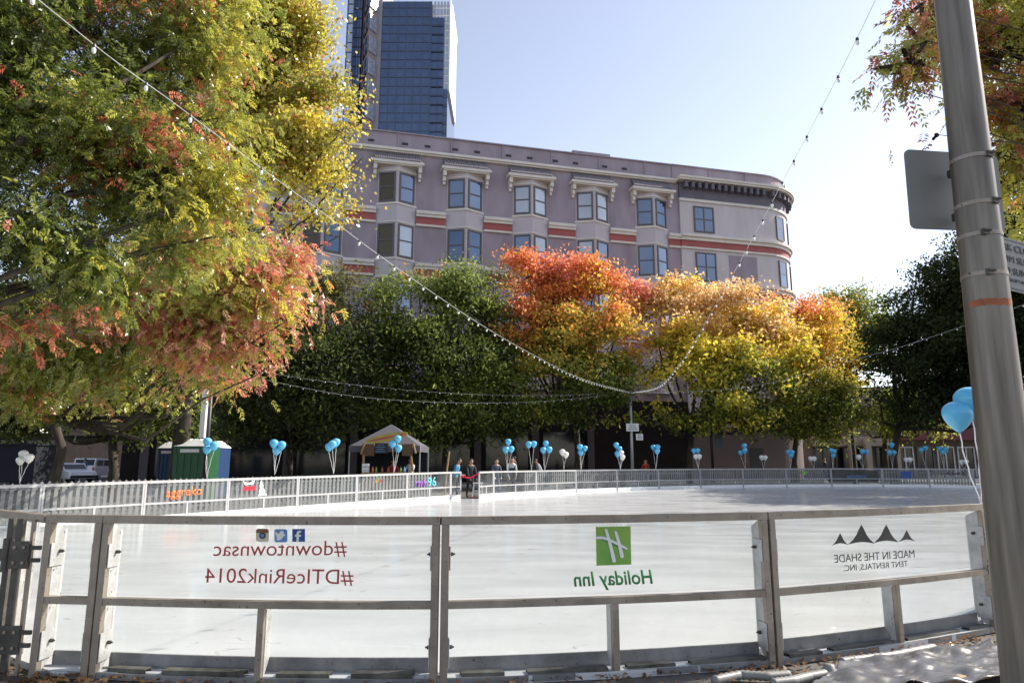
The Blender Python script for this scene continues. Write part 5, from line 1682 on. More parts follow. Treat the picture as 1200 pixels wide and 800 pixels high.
person(757, 44.0, 'person in a red top and pale skirt right of the pole with two signs', C['red'], C['white'], M['skin_b'], face=-90, h=1.62)
person(98, 56.0, 'pedestrian in a blue shirt walking on the street between the parked cars', C['blue'], C['white'], M['skin_a'], face=180, h=1.72, stride=0.16)
person(853, 60, 'distant pedestrian in dark clothes near the corner', C['navy'], C['dark'], M['skin_a'], face=0, h=1.7) if False else None
person(968, 58.0, 'pedestrian in dark clothes in front of the shops at the right', C['navy'], C['jeans'], M['skin_a'], face=180, h=1.72, stride=0.14)

# ---------------------------------------------------------------- cars
def car(px, Y, rz, paint, label, kind='suv', z=0.0):
    x = xat(px, Y)
    t = thing('parked_car', label, 'car', (0, 0, 0), 'cars parked on the street at the left')
    W = 1.85
    prof = {'suv': [(-2.35, 0.35), (2.3, 0.35), (2.35, 0.7), (2.25, 0.98), (1.25, 1.1), (-2.3, 1.12), (-2.38, 0.7)],
            'sedan': [(-2.25, 0.3), (2.2, 0.3), (2.3, 0.55), (2.1, 0.82), (1.1, 0.92), (-2.2, 0.95), (-2.3, 0.6)]}[kind]
    cab = {'suv': [(-2.22, 1.1), (1.15, 1.1), (0.5, 1.72), (-2.0, 1.78)], 'sedan': [(-1.75, 0.94), (1.1, 0.92), (0.35, 1.38), (-1.0, 1.42)]}[kind]
    mb = MB(); mb.prism(prof, lambda u, v, w: (u, w, v), -W / 2, W / 2); b = mb.build('body', paint, t, bevel=0.06, world=False)
    mb = MB(); mb.prism([(u, v) for u, v in cab], lambda u, v, w: (u, w, v), -W / 2 + 0.08, W / 2 - 0.08); mb.build('cabin', paint, t, bevel=0.07, world=False)
    zt = cab[2][1]; zb = cab[0][1]
    mb = MB()
    for sy in (-1, 1):
        yy = sy * (W / 2 - 0.075)
        for (a, c) in ((0.12, 0.47), (0.53, 0.9)):
            u0 = cab[0][0] + (cab[1][0] - cab[0][0]) * a; u1 = cab[0][0] + (cab[1][0] - cab[0][0]) * c
            mb.hexa([(u0, yy - .01, zb + .06), (u1, yy - .01, zb + .06), (u1, yy + .01, zb + .06), (u0, yy + .01, zb + .06)],
                    [(u0, yy - .01, zt - .1), (u1 - (0.25 if c > .8 else 0), yy - .01, zt - .1), (u1 - (0.25 if c > .8 else 0), yy + .01, zt - .1), (u0, yy + .01, zt - .1)])
    mb.build('side_windows', M['glass_dark'], t, world=False)
    for nm, (ua, va), (ub, vb), sg in (('rear_window', cab[0], cab[3], -1), ('windscreen', cab[1], cab[2], 1)):
        mb = MB()
        pa = Vector((ua, va)).lerp(Vector((ub, vb)), 0.14); pb = Vector((ua, va)).lerp(Vector((ub, vb)), 0.86); e = 0.012 * sg
        wy = W / 2 - 0.2
        mb.hexa([(pa.x, -wy, pa.y), (pa.x + e, -wy, pa.y), (pa.x + e, wy, pa.y), (pa.x, wy, pa.y)], [(pb.x, -wy, pb.y), (pb.x + e, -wy, pb.y), (pb.x + e, wy, pb.y), (pb.x, wy, pb.y)])
        mb.build(nm, M['glass_dark'], t, world=False)
    for sx in (-1.42, 1.42):
        for sy in (-1, 1):
            mb = MB(); mb.tube([(sx, sy * (W / 2 - .02), 0.34), (sx, sy * (W / 2 - .24), 0.34)], 0.34, 20); wh = mb.build('wheel', M['tyre'], t, world=False)
            mb = MB(); mb.tube([(sx, sy * (W / 2 - .005), 0.34), (sx, sy * (W / 2 - .06), 0.34)], 0.2, 12); mb.build('rim', M['far_frame'], wh, world=False)
    xe = min(p[0] for p in prof)
    for sy in (-1, 1):
        mb = MB(); mb.box((xe + 0.06, sy * (W / 2 - .14), prof[5][1] - 0.22), (0.1, 0.16, 0.3)); mb.build('tail_light', M['tail'], t, world=False)
        mb = MB(); mb.box((max(p[0] for p in prof) - 0.08, sy * (W / 2 - .22), prof[2][1] + .05), (0.12, 0.3, 0.14)); mb.build('headlight', M['decal_white'], t, world=False)
    mb = MB(); mb.box((xe - 0.01, 0, 0.48), (0.12, W - .1, 0.16)); mb.build('bumper', M['black'], t, world=False); mb = MB(); mb.box((max(p[0] for p in prof) + .0, 0, 0.46), (0.12, W - .1, 0.16)); mb.build('bumper', M['black'], t, world=False)
    mb = MB(); mb.box((xe - 0.015, 0, 0.8), (0.03, 0.42, 0.15)); mb.build('plate', M['decal_white'], t, world=False)
    t.location = (x, Y, z); t.rotation_euler = (0, 0, rz)
    return t
car(110, 60.0, R(100), M['car_white'], 'white sport utility car seen from behind, right of the forked trunk', 'suv')
car(81, 51.0, R(-35), M['car_white'], 'white sedan with sunlit bonnet, just right of the forked trunk', 'sedan')
car(50, 50.0, R(95), M['car_grey'], 'dark grey sport utility car left of the forked trunk', 'suv')

# ---------------------------------------------------------------- trees
def fnoise(P, scale, seed):
    rg = np.random.RandomState(seed)
    out = np.zeros(len(P))
    for k in range(5):
        w = rg.normal(size=3) * scale * (1 + 0.5 * k)
        out += np.sin(P @ w + rg.uniform(0, 6.28)) / (1 + 0.4 * k)
    return out / 2.4

def nrmz(a): return a / np.maximum(np.linalg.norm(a, axis=1, keepdims=True), 1e-9)

def quad_mesh(name, V, colr, material, parent):
    n = len(V) // 4
    me = bpy.data.meshes.new(name)
    off = np.array(parent.location)
    V = (V - off).astype(np.float32)
    me.vertices.add(n * 4); me.vertices.foreach_set('co', V.ravel())
    me.loops.add(n * 4); me.loops.foreach_set('vertex_index', np.arange(n * 4, dtype=np.int32))
    me.polygons.add(n); me.polygons.foreach_set('loop_start', np.arange(0, n * 4, 4, dtype=np.int32))
    me.polygons.foreach_set('loop_total', np.full(n, 4, dtype=np.int32))
    ca = me.color_attributes.new('leafcol', 'FLOAT_COLOR', 'POINT')
    c4 = np.ones((n * 4, 4), dtype=np.float32); c4[:, :3] = np.repeat(colr, 4, axis=0)
    ca.data.foreach_set('color', c4.ravel())
    me.materials.append(material)
    me.update(); me.validate()
    o = bpy.data.objects.new(name, me); COL.objects.link(o); o.parent = parent
    return o

HUE = {'v': None}
def palette(P, stops, vals, rg):
    """stops: list of colours; vals in 0..1 picks between them, with leaf-to-leaf variation"""
    hv = HUE['v'] if HUE['v'] is not None and len(HUE['v']) == len(vals) else 0
    v = np.clip(vals + hv + rg.normal(scale=0.07, size=len(vals)), 0, 0.999) * (len(stops) - 1)
    i = v.astype(int); f = (v - i)[:, None]
    st = np.array(stops)
    c = st[i] * (1 - f) + st[i + 1] * f
    c *= rg.uniform(0.78, 1.22, size=(len(P), 1))
    return np.clip(c, 0.004, 0.85)

def tree(name, label, base, blobs, colfn, n_clump, per, leaf=(0.16, 0.08), clump=0.45, compound=False, trunk_r=0.18, seed=1, mt='leaf_far', fork=None, group=None, squash=0.85, trunk_pts=None, droop=0.35, sprigs=True, limb_r=None):
    rg = np.random.RandomState(seed)
    t = thing(name, label, 'tree', (base[0], base[1], 0), group)
    # blobs in world space
    B = []
    for (px, py, r, Y) in blobs:
        c = at(px, py, Y); B.append((c, r / 800.0 * Y / max(ray(px, py).y, 0.5)))
    w = np.array([b[1] ** 2 for b in B]); w /= w.sum()
    ctr = np.array([tuple(b[0]) for b in B]); rad = np.array([b[1] for b in B])
    # boughs: smaller lobes sitting on and in the blobs
    nb_ = max(len(B) * 9, n_clump // 10)
    bi = rg.choice(len(B), nb_, p=w)
    bd = nrmz(rg.normal(size=(nb_, 3)))
    br = rad[bi] * rg.uniform(0.20, 0.42, nb_)
    brr = rg.uniform(0, 1, nb_) ** 0.33
    bd[:, 2] *= squash
    BC = ctr[bi] + bd * ((rad[bi] - br * 0.6) * brr)[:, None]
    bw = br ** 2; bw /= bw.sum()
    bidx = rg.choice(nb_, n_clump, p=bw)
    idx = bi[bidx]
    dirs = nrmz(rg.normal(size=(n_clump, 3)))
    dirs[:, 2] = np.where(dirs[:, 2] < -0.3, -dirs[:, 2] * 0.5, dirs[:, 2])
    rr = rg.uniform(0, 1, n_clump) ** 0.3
    if sprigs: rr = np.where(rg.uniform(size=n_clump) < 0.16, rr * 1.5, rr)
    CC = BC[bidx] + dirs * np.array([1, 1, 0.7]) * (br[bidx] * rr)[:, None]
    # trunk and limbs
    mb = MB()
    if trunk_pts:
        tp = [Vector(p) for p in trunk_pts]
    else:
        cm = sum((b[0] for b in B), Vector()) / len(B)
        zl = min(b[0].z - b[1] * 0.5 for b in B)
        tp = [Vector((base[0], base[1], 0)), Vector((base[0] + 0.05, base[1], zl * 0.5)), Vector((base[0] * 0.85 + cm.x * 0.15, base[1] * 0.85 + cm.y * 0.15, max(zl, 1.8)))]
    nt_ = len(tp)
    mb.tube(tp, [trunk_r * (1.25 if k == 0 else 1.0 - 0.35 * k / nt_) for k in range(nt_)], 10)
    top = tp[-1]
    for b, r in B:
        mid = top.lerp(b, 0.5) + Vector((rg.normal() * .25, rg.normal() * .25, -0.12 * (b - top).length))
        lr = limb_r or trunk_r * 0.5
        q = [top.lerp(mid, 0), top.lerp(mid, 0.55) + Vector((rg.normal() * .08, 0, rg.normal() * .08)), mid, mid.lerp(b, 0.6) + Vector((rg.normal() * .1, rg.normal() * .1, .1)), b]
        mb.tube(q, [lr, lr * .85, lr * .62, lr * .4, lr * .22], 7)
    nb = min(n_clump, 420)
    for k in rg.choice(n_clump, nb, replace=False):
        b = B[idx[k]][0]; e = Vector(CC[k])
        m1 = b.lerp(e, 0.5) + Vector((rg.normal() * .12, rg.normal() * .12, -0.05))
        mb.tube([b, m1, e], [trunk_r * 0.13, trunk_r * 0.08, trunk_r * 0.03], 5, cap=False)
    mb.build('trunk', M['bark'], t, smooth=True)
    # leaves
    N = n_clump * per
    ci = np.repeat(np.arange(n_clump), per)
    ploc = rg.normal(size=(N, 3)) * clump * np.array([1, 1, 0.6]) * rg.uniform(0.5, 1.25, n_clump)[ci][:, None]
    P0 = CC[ci] + ploc
    outward = nrmz(nrmz(P0 - ctr[idx][ci]) * 0.5 + nrmz(ploc) * 0.9)
    HUE['v'] = rg.normal(scale=0.11, size=n_clump)[ci]
    tint = rg.uniform(0.8, 1.2, n_clump)[ci][:, None]
    if compound:
        K = 11
        ax = nrmz(rg.normal(size=(N, 3)) * 0.8 + outward * 0.7 + np.array([0, 0, -droop]))
        sd = nrmz(np.cross(ax, rg.normal(size=(N, 3)) * 0.5 + np.array([0, 0, 1.0])))
        nm = np.cross(sd, ax)
        L = leaf[0] * rg.uniform(0.75, 1.2, N)
        V = np.zeros((N, K, 4, 3))
        for j in range(K):
            if j < K - 1:
                tt = 0.22 + 0.72 * (j // 2) / ((K - 1) / 2 - 1); sg = 1 if j % 2 else -1
                la = nrmz(sd * sg * 0.85 + ax * 0.55 - nm * 0.1 + np.array([0, 0, -0.25]) + rg.normal(size=(N, 3)) * 0.13)
            else:
                tt = 0.97; la = ax + np.array([0, 0, -0.2]); la = nrmz(la)
            o = P0 + ax * (L * tt)[:, None] + np.array([0, 0, -1.0]) * (droop * 0.6 * L * tt ** 2)[:, None]
            ll = leaf[1] * (1.0 - 0.3 * abs(tt - 0.5)) * rg.uniform(0.85, 1.15, N)
            lw = ll * 0.20
            ls = nrmz(np.cross(la, nm + rg.normal(size=(N, 3)) * 0.25))
            V[:, j, 0] = o
            V[:, j, 1] = o + la * (ll * 0.42)[:, None] + ls * lw[:, None]
            V[:, j, 2] = o + la * ll[:, None] + np.array([0, 0, -0.12]) * ll[:, None]
            V[:, j, 3] = o + la * (ll * 0.42)[:, None] - ls * lw[:, None]
        col = colfn(P0, rg) * tint
        col = np.repeat(col, K, axis=0) * rg.uniform(0.85, 1.15, (N * K, 1))
        V = V.reshape(-1, 3)
    else:
        ax = nrmz(rg.normal(size=(N, 3)) + outward * 0.25 + np.array([0, 0, -droop]))
        nm = nrmz(rg.normal(size=(N, 3)) * 0.42 + outward * 0.8 + np.array([0, 0, 0.35]))
        sd = nrmz(np.cross(ax, nm))
        L = leaf[0] * rg.uniform(0.6, 1.35, N); Wd = leaf[1] * rg.uniform(0.7, 1.3, N)
        V = np.zeros((N, 4, 3))
        V[:, 0] = P0
        V[:, 1] = P0 + ax * (L * .45)[:, None] + sd * (Wd * .5)[:, None]
        V[:, 2] = P0 + ax * L[:, None] - nm * (L * 0.12)[:, None]
        V[:, 3] = P0 + ax * (L * .45)[:, None] - sd * (Wd * .5)[:, None]
        col = colfn(P0, rg) * tint
        V = V.reshape(-1, 3)
    quad_mesh('crown', V, col, M[mt], t)
    return t

G_D = (0.045, 0.062, 0.018); G_M = (0.085, 0.115, 0.028); G_L = (0.20, 0.24, 0.04); YG = (0.41, 0.41, 0.085)
YE = (0.72, 0.60, 0.07); GO = (0.80, 0.50, 0.08); ORG = (0.80, 0.32, 0.09); RED = (0.52, 0.10, 0.06); PINK = (0.60, 0.22, 0.15); BRN = (0.20, 0.12, 0.05); PEACH = (0.90, 0.58, 0.28)

def pxy(P):
    """where the points sit as seen from the rink edge, used only to place the colour patches of each crown"""
    return P
def z01(P, z0, z1): return np.clip((P[:, 2] - z0) / (z1 - z0), 0, 1)

# near pistache over the left of the rink
def colA(P, rg):
    n = fnoise(P, 0.9, 3); n2 = fnoise(P, 1.7, 9)
    xr = np.clip((P[:, 0] + 9.5) / 5.5, 0, 1)
    v = 0.34 + 0.32 * n + 0.36 * xr
    c = palette(P, [G_D, G_M, G_L, YG, YE], v, rg)
    red = (n2 + rg.normal(scale=0.15, size=len(P))) > 0.60
    c[red] = palette(P[red], [BRN, RED, PINK, ORG], rg.uniform(0, 1, red.sum()), rg)
    return c
tree('pistache_tree', 'big near tree with feathery green, yellow and red leaves filling the upper left', (-10.6, 6.4),
     [(-40, 60, 110, 10.5), (80, 30, 95, 12), (60, 150, 100, 11), (185, 90, 85, 12.5), (170, 210, 90, 11.5), (30, 270, 100, 10.5), (250, 30, 75, 13), (-80, 200, 120, 10), (120, 320, 80, 11.5), (245, 150, 55, 13), (-60, 350, 90, 10.5), (20, -50, 100, 12), (160, -40, 90, 13), (250, 230, 50, 12), (265, 275, 36, 13), (200, 290, 50, 12.5), (225, 95, 60, 13)],
     colA, 2300, 13, leaf=(0.23, 0.085), clump=0.34, compound=True, trunk_r=0.24, seed=11, mt='leaf', limb_r=0.085, droop=0.3)
def colC(P, rg):
    n = fnoise(P, 0.75, 13); n2 = fnoise(P, 1.3, 19)
    xr = np.clip((P[:, 0] + 10.0) / 5.5, 0, 1)
    zz = z01(P, 3.0, 7.5)
    v = 0.38 + 0.26 * n + 0.36 * xr
    c = palette(P, [G_M, G_L, YG, YG, YE], v, rg)
    red = (n2 * 1.1 + 0.70 * xr + 0.45 * zz + rg.normal(scale=0.40, size=len(P))) > 0.95
    c[red] = palette(P[red], [ORG, (0.66, 0.34, 0.22), PINK, (0.62, 0.30, 0.24), RED, PEACH], rg.uniform(0, 1, red.sum()), rg)
    return c
tb = at(66, 560, 21.5)
tree('pistache_tree', 'forked trunk tree with drooping pink and green leaves at the lower left', (tb.x, 21.5),
     [(310, 345, 58, 16.5), (240, 375, 70, 16.5), (290, 400, 46, 16.5), (150, 395, 75, 17), (60, 395, 75, 18), (200, 310, 68, 16), (285, 300, 48, 16), (-10, 390, 75, 18), (335, 315, 38, 16.5), (120, 440, 45, 18), (30, 450, 45, 19), (230, 430, 35, 17), (300, 440, 18, 16.5), (150, 455, 32, 19), (95, 468, 32, 20), (205, 452, 30, 18), (262, 442, 24, 17.5), (45, 470, 34, 20), (345, 370, 22, 16.5)],
     colC, 2000, 12, leaf=(0.28, 0.105), clump=0.36, compound=True, trunk_r=0.17, seed=12, mt='leaf', limb_r=0.07, droop=0.45,
     trunk_pts=[(tb.x, 21.5, 0), (tb.x - 0.05, 21.5, 0.9), (tb.x + 0.08, 21.5, 1.9), (tb.x - 0.1, 21.2, 2.8)])
def colB(P, rg):
    n = fnoise(P, 0.5, 23)
    v = 0.62 + 0.30 * n
    c = palette(P, [G_M, G_L, YG, (0.56, 0.50, 0.08), YE, GO], v, rg)
    b = rg.uniform(size=len(P)) < 0.10
    c[b] = np.array((0.45, 0.22, 0.08))
    return c
tree('golden_tree', 'tall tree with dense golden yellow leaves in front of the tower', (at(200, 560, 25).x, 25.5),
     [(320, 40, 66, 24), (372, 108, 38, 24), (355, 170, 54, 23.5), (398, 200, 30, 23.5), (378, 245, 30, 23.5), (300, 110, 60, 24.5), (265, 130, 50, 24.5), (270, 190, 40, 24), (305, -20, 70, 25), (255, 50, 70, 25), (374, 45, 24, 24), (340, 215, 34, 23.5), (395, 278, 16, 23.5), (300, 175, 40, 24), (300, 290, 30, 24), (400, 155, 24, 23.5), (425, 185, 14, 23.5), (345, 262, 24, 24)],
     colB, 2500, 44, leaf=(0.15, 0.11), clump=0.42, trunk_r=0.28, seed=13, mt='leaf', limb_r=0.08)
def colD(P, rg): return palette(P, [G_D, G_M, G_L, YG], 0.42 + 0.3 * fnoise(P, 0.6, 33), rg)
tree('green_tree', 'green tree with low leaves between the forked trunk and the toilets', (at(131, 560, 27).x, 27),
     [(150, 440, 50, 26), (100, 470, 40, 26), (205, 450, 45, 26), (170, 490, 30, 26), (60, 470, 40, 27), (10, 480, 40, 27), (220, 490, 28, 26), (120, 420, 50, 27), (215, 400, 60, 27), (40, 420, 60, 27), (110, 495, 30, 27), (150, 500, 26, 27), (30, 495, 34, 28), (190, 470, 36, 27), (-30, 470, 50, 28), (80, 450, 50, 28)],
     colD, 1500, 34, leaf=(0.22, 0.09), clump=0.5, trunk_r=0.2, seed=14)
# row behind the rink
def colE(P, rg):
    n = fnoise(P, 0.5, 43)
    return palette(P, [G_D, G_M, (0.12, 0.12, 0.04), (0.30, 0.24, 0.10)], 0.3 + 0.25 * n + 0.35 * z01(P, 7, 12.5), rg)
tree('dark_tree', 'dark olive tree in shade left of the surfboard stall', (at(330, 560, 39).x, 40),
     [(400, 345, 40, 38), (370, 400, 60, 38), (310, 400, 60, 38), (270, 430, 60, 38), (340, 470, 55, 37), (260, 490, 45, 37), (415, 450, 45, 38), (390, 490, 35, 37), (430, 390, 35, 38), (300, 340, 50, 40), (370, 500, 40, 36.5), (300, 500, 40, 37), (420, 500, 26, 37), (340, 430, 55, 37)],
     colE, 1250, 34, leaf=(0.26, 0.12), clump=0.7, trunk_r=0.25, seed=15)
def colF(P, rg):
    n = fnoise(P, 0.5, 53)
    c = palette(P, [G_D, G_M, G_L, (0.24, 0.30, 0.09), (0.30, 0.34, 0.12)], 0.30 + 0.25 * n + 0.50 * z01(P, 8, 14.5), rg)  # paler greens with height put the sunlit top into the leaf colour
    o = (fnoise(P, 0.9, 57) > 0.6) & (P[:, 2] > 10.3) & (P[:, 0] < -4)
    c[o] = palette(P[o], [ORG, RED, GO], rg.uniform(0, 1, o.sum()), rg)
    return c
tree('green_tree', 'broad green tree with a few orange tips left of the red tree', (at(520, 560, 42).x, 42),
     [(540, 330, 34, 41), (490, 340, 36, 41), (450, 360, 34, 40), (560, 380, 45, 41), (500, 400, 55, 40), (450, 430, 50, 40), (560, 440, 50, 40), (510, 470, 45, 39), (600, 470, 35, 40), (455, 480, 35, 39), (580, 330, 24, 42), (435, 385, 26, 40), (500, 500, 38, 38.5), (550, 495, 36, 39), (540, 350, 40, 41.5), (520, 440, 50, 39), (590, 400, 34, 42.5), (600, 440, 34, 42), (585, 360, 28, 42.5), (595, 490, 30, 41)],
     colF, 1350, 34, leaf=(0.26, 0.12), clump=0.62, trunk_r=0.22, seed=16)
def colG(P, rg):
    n = fnoise(P, 0.45, 63); 
    v = 0.06 + 0.28 * n + 0.82 * z01(P, 5.0, 14.0)
    return palette(P, [G_M, G_L, YG, GO, ORG, (0.80, 0.26, 0.12), (0.85, 0.32, 0.22)], v, rg)
tree('red_tree', 'bright orange red tree top with green lower leaves behind the rink', (at(677, 560, 44).x, 44),
     [(620, 325, 36, 43), (660, 330, 42, 43.5), (700, 325, 40, 43.5), (735, 350, 34, 43), (640, 380, 46, 41.8), (700, 390, 50, 41.8), (650, 440, 42, 41), (710, 445, 40, 41), (610, 400, 34, 42), (600, 360, 22, 42), (740, 420, 30, 42), (680, 480, 34, 41.5), (620, 475, 34, 41.5), (660, 400, 55, 43), (720, 475, 30, 42), (650, 350, 45, 43.5)],
     colG, 1400, 32, leaf=(0.27, 0.15), clump=0.50, trunk_r=0.24, seed=17, group='trees in autumn colours behind the rink')
def colH(P, rg):
    n = fnoise(P, 0.4, 73)
    v = 0.16 + 0.30 * n + 0.80 * z01(P, 4.5, 12.8)
    return palette(P, [G_M, G_L, YG, YE, YE, GO, PEACH, (0.90, 0.58, 0.30)], v, rg)
tree('yellow_tree', 'wide peach and yellow tree at the centre right behind the rink', (at(808, 560, 45).x, 45),
     [(790, 350, 38, 44), (830, 355, 42, 44), (870, 370, 42, 44), (910, 390, 38, 44), (760, 370, 32, 43.5), (800, 400, 45, 42.3), (860, 420, 45, 42), (915, 425, 34, 43), (780, 445, 38, 41.6), (840, 460, 38, 41.4), (900, 450, 34, 42.2), (760, 490, 26, 42.5), (820, 490, 30, 43), (870, 480, 34, 43.5), (840, 400, 50, 44), (890, 490, 26, 44)],
     colH, 1500, 32, leaf=(0.27, 0.15), clump=0.50, trunk_r=0.22, seed=18, group='trees in autumn colours behind the rink')
def colI(P, rg):
    n = fnoise(P, 0.35, 83)
    v = 0.16 + 0.25 * n + 0.85 * z01(P, 6.0, 12.5)
    return palette(P, [G_M, G_L, YG, YE, GO, ORG, (0.82, 0.36, 0.16)], v, rg)
tree('orange_tree', 'orange tree at the right end of the autumn row beside the dark tree', (at(931, 560, 48).x, 48),
     [(935, 365, 28, 48), (965, 370, 32, 48), (990, 395, 28, 48), (950, 410, 40, 47), (990, 430, 35, 47), (940, 460, 45, 46), (990, 475, 40, 46), (920, 490, 34, 46), (1010, 405, 14, 48), (905, 350, 16, 48), (965, 500, 25, 46)],
     colI, 1100, 34, leaf=(0.26, 0.12), clump=0.6, trunk_r=0.24, seed=19, group='trees in autumn colours behind the rink')
def colJ(P, rg): return palette(P, [G_M, G_L, YG], 0.55 + 0.3 * fnoise(P, 0.3, 93), rg)
tree('distant_tree', 'light green tree far behind, between the orange and dark trees', (at(990, 560, 78).x, 78),
     [(985, 350, 26, 78), (1010, 365, 24, 78), (965, 345, 14, 78), (1025, 385, 22, 78), (1000, 400, 35, 78)],
     colJ, 420, 30, leaf=(0.42, 0.2), clump=1.0, trunk_r=0.3, seed=20)
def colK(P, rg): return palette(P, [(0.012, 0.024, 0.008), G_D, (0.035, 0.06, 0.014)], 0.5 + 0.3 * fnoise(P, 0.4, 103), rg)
tree('dark_tree', 'tall dark green tree at the right between the orange tree and the pole', (at(1048, 560, 44).x, 44),
     [(1065, 340, 36, 43), (1105, 335, 38, 43), (1045, 385, 36, 43), (1095, 390, 55, 42.5), (1140, 380, 50, 42.5), (1055, 435, 48, 42), (1110, 450, 50, 42), (1165, 430, 55, 42), (1030, 470, 30, 42), (1075, 480, 32, 41.5), (1130, 475, 30, 42), (1180, 350, 45, 43), (1190, 480, 40, 42), (1075, 315, 20, 43)],
     colK, 1500, 34, leaf=(0.26, 0.12), clump=0.62, trunk_r=0.26, seed=21)
def colK2(P, rg): return palette(P, [G_M, G_L, YG], 0.5 + 0.4 * fnoise(P, 0.5, 113), rg)
tree('street_tree', 'small bright green low branches catching the sun before the shops', (at(1047, 560, 52).x, 53),
     [(1035, 500, 22, 52), (1065, 495, 22, 52), (1050, 475, 26, 52), (1095, 500, 18, 52), (1010, 505, 12, 52)],
     colK2, 160, 28, leaf=(0.26, 0.14), clump=0.6, trunk_r=0.22, seed=22)
def colL(P, rg):
    n = fnoise(P, 1.2, 123); n2 = fnoise(P, 1.9, 129)
    xr = np.clip((P[:, 0] - 3.4) / 1.6, 0, 1)
    c = palette(P, [G_L, YG, YG, YE], 0.45 + 0.35 * n + 0.1 * xr, rg)
    red = (n2 + (1 - xr) * 0.5 + rg.normal(scale=0.25, size=len(P))) > 0.45
    c[red] = palette(P[red], [ORG, BRN, RED, PINK, BRN], rg.uniform(0, 1, red.sum()), rg)
    return c
tree('pistache_tree', 'near tree with rust and yellow feathery leaves behind the steel pole', (8.2, 4.6),
     [(1060, 60, 24, 6.02), (1085, 80, 26, 6.11), (1050, 100, 16, 5.93), (1090, 30, 30, 6.19), (1065, 75, 30, 6.02), (1110, 140, 22, 6.19), (1175, 180, 30, 6.36), (1180, 110, 34, 6.36), (1190, 240, 26, 6.28), (1075, 45, 32, 6.21), (1065, 85, 26, 6.01), (1120, 20, 45, 6.54), (1175, 60, 55, 6.54), (1215, 140, 60, 6.54), (1185, 210, 45, 6.54), (1098, 158, 20, 5.88), (1230, 30, 70, 6.86), (1195, 260, 28, 6.21), (1250, 230, 50, 6.86), (1150, 120, 30, 6.54), (1080, 5, 30, 6.21), (1150, -30, 60, 6.86)],
     colL, 820, 6, leaf=(0.18, 0.062), clump=0.12, compound=True, trunk_r=0.2, seed=23, mt='leaf', limb_r=0.016, droop=0.5, sprigs=False)

# the tree row goes on to the right of the frame; its shade lies across the far ice
for k, (x_, y_, h_) in enumerate(((33, 37, 9.5), (37, 29, 10), (32, 45, 9), (41, 21, 10.5))):
    t = bpy.data.objects.get('dark_tree.001')
    c = copy_tree(t)
    c.location = (x_, y_, 0); c.rotation_euler = (0, 0, 1.1 + 1.7 * k); c.scale = (1.15, 1.15, 1.2)
    c['label'] = '%s dark green tree of the row outside the frame, right of the near pole' % ORD[k]; c['group'] = 'trees outside the frame at the right'

# ---------------------------------------------------------------- foreground litter at the barrier foot
def colM(P, rg): return palette(P, [BRN, (0.14, 0.07, 0.03), (0.30, 0.15, 0.05), (0.10, 0.05, 0.025)], rg.uniform(0, 1, len(P)), rg)
rg = np.random.RandomState(5)
Nl = 1800
curve_pts = catmull(NEAR[1:8], 20)
P0 = np.array([curve_pts[i] for i in rg.randint(0, len(curve_pts), Nl)])
P0 = P0 + np.c_[rg.normal(scale=0.08, size=Nl), -np.abs(rg.normal(scale=0.32, size=Nl)) + rg.uniform(0, 0.1, Nl)]
P0 = np.c_[P0, rg.uniform(0.022, 0.04, Nl)]
ax = nrmz(np.c_[rg.normal(size=(Nl, 2)), rg.normal(scale=0.15, size=Nl)]); sd = np.cross(ax, [0, 0, 1.0]) + np.c_[np.zeros((Nl, 2)), rg.normal(scale=0.3, size=Nl)]
L = rg.uniform(0.03, 0.07, Nl)[:, None]
V = np.zeros((Nl, 4, 3)); V[:, 0] = P0; V[:, 1] = P0 + ax * L * .45 + sd * L * .25 + [0, 0, 0.008]; V[:, 2] = P0 + ax * L; V[:, 3] = P0 + ax * L * .45 - sd * L * .25 + [0, 0, 0.01]
lo = bpy.data.objects.new('tmp_root', None); lo.location = (0, 0, 0)
o = quad_mesh('fallen_leaves', V.reshape(-1, 3), colM(P0, rg), M['leaf'], lo); o.parent = None
bpy.data.objects.remove(lo)
tag(o, 'scattered dry brown and yellow leaves along the foot of the near barriers', 'leaf litter', kind='stuff')
# white insulated hoses lying along the barrier, plastic sheet, timber
hoses = [([(836, 797), (868, 790), (900, 792), (925, 790)], 'ribbed white hose end lying below the tall middle right post'),
         ([(905, 800), (930, 797), (950, 792), (968, 789)], 'ribbed white hose lying in front of the barrier, left of the plastic sheet'),
         ([(985, 775), (1010, 772), (1045, 768), (1095, 758)], 'white hose partly hidden along the barrier foot above the plastic sheet')]
def onground(px, py, z=0.05):
    d = ray(px, py); k = (z - CAMZ) / d.z
    return Vector((d.x * k, d.y * k, z))
for pix, lab in hoses:
    pts = [onground(a, b, 0.045) for a, b in pix]
    Q = []
    for i in range(len(pts) - 1):
        for k in range(10): Q.append(pts[i].lerp(pts[i + 1], k / 10))
    Q.append(pts[-1])
    mb = MB(); mb.tube(Q, [0.028 + 0.007 * (k % 2) for k in range(len(Q))], 12)
    o = mb.build('white_hose', M['hose'], None, smooth=True); tag(o, lab, 'hose', 'white hoses at the barrier foot')
# cap on the hose end
mb = MB(); p = onground(972, 786, 0.05); mb.lathe((p.x, p.y, 0.012), [(0.045, 0), (0.055, 0.01), (0.055, 0.05), (0.04, 0.062), (0.035, 0.085), (0.01, 0.09)], 18)
o = mb.build('pipe_cap', M['hose'], None, smooth=True); tag(o, 'round white plastic cap beside the hose end and plastic sheet', 'pipe cap')
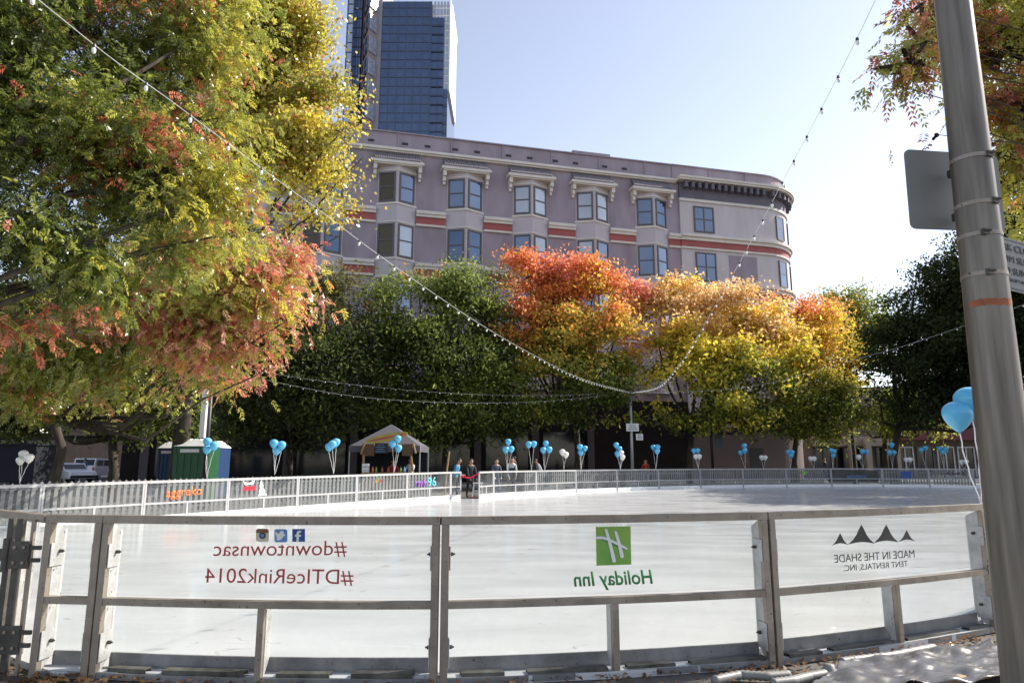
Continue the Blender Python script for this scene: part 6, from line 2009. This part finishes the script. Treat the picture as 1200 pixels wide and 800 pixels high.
# wrinkled translucent plastic sheet
m_, nt_, b_ = new_mat('clear_sheet')
b_.inputs['Base Color'].default_value = (0.10, 0.095, 0.095, 1); b_.inputs['Roughness'].default_value = 0.27; b_.inputs['Specular IOR Level'].default_value = 0.8
M['sheet'] = m_
nu, nv = 110, 30
c0, c1, c2, c3 = onground(945, 812, .03), onground(1190, 800, .03), onground(1165, 756, .03), onground(985, 778, .03)
mb = MB()
gx, gy = np.meshgrid(np.linspace(0, 1, nu), np.linspace(0, 1, nv))
A3 = np.array
PP = (A3(c0)[None, None] * ((1 - gx) * (1 - gy))[..., None] + A3(c1)[None, None] * (gx * (1 - gy))[..., None] + A3(c2)[None, None] * (gx * gy)[..., None] + A3(c3)[None, None] * ((1 - gx) * gy)[..., None])
flat = PP.reshape(-1, 3)
hgt_ = 0.05 * np.abs(fnoise(flat, 5.0, 201)) + 0.034 * np.abs(fnoise(flat * [0.5, 1, 1], 13.0, 202)) + 0.005 * fnoise(flat * [0.4, 1, 1], 33.0, 203)
flat[:, 2] += hgt_ + 0.012
flat[:, 1] += 0.06 * fnoise(flat, 3.0, 205)
mb.v = [tuple(p) for p in flat]
for j in range(nv - 1):
    for i in range(nu - 1):
        mb.f.append((j * nu + i, j * nu + i + 1, (j + 1) * nu + i + 1, (j + 1) * nu + i)); mb.mi.append(0)
o = mb.build('plastic_sheet', M['sheet'], None, smooth=True); o.modifiers.new('s', 'SOLIDIFY').thickness = 0.002
tag(o, 'crumpled clear plastic sheet on the ground at the lower right', 'plastic sheet')
tl = [((1060, 803), (1165, 777), 'weathered plank lying at the lower right corner beside the pole'), ((1095, 806), (1175, 788), 'shorter sunlit board next to the pole foot, nearest the camera')]
for k, (a, b, lab) in enumerate(tl):
    A_, B_2 = onground(*a, z=0), onground(*b, z=0)
    mb = MB(); mb.seg(A_, B_2, 0.01, 0.05, 0.11)
    o = mb.build('timber_board', M['wood'] if k else M['bark'], None, bevel=0.004); tag(o, lab, 'board', 'boards on the ground')
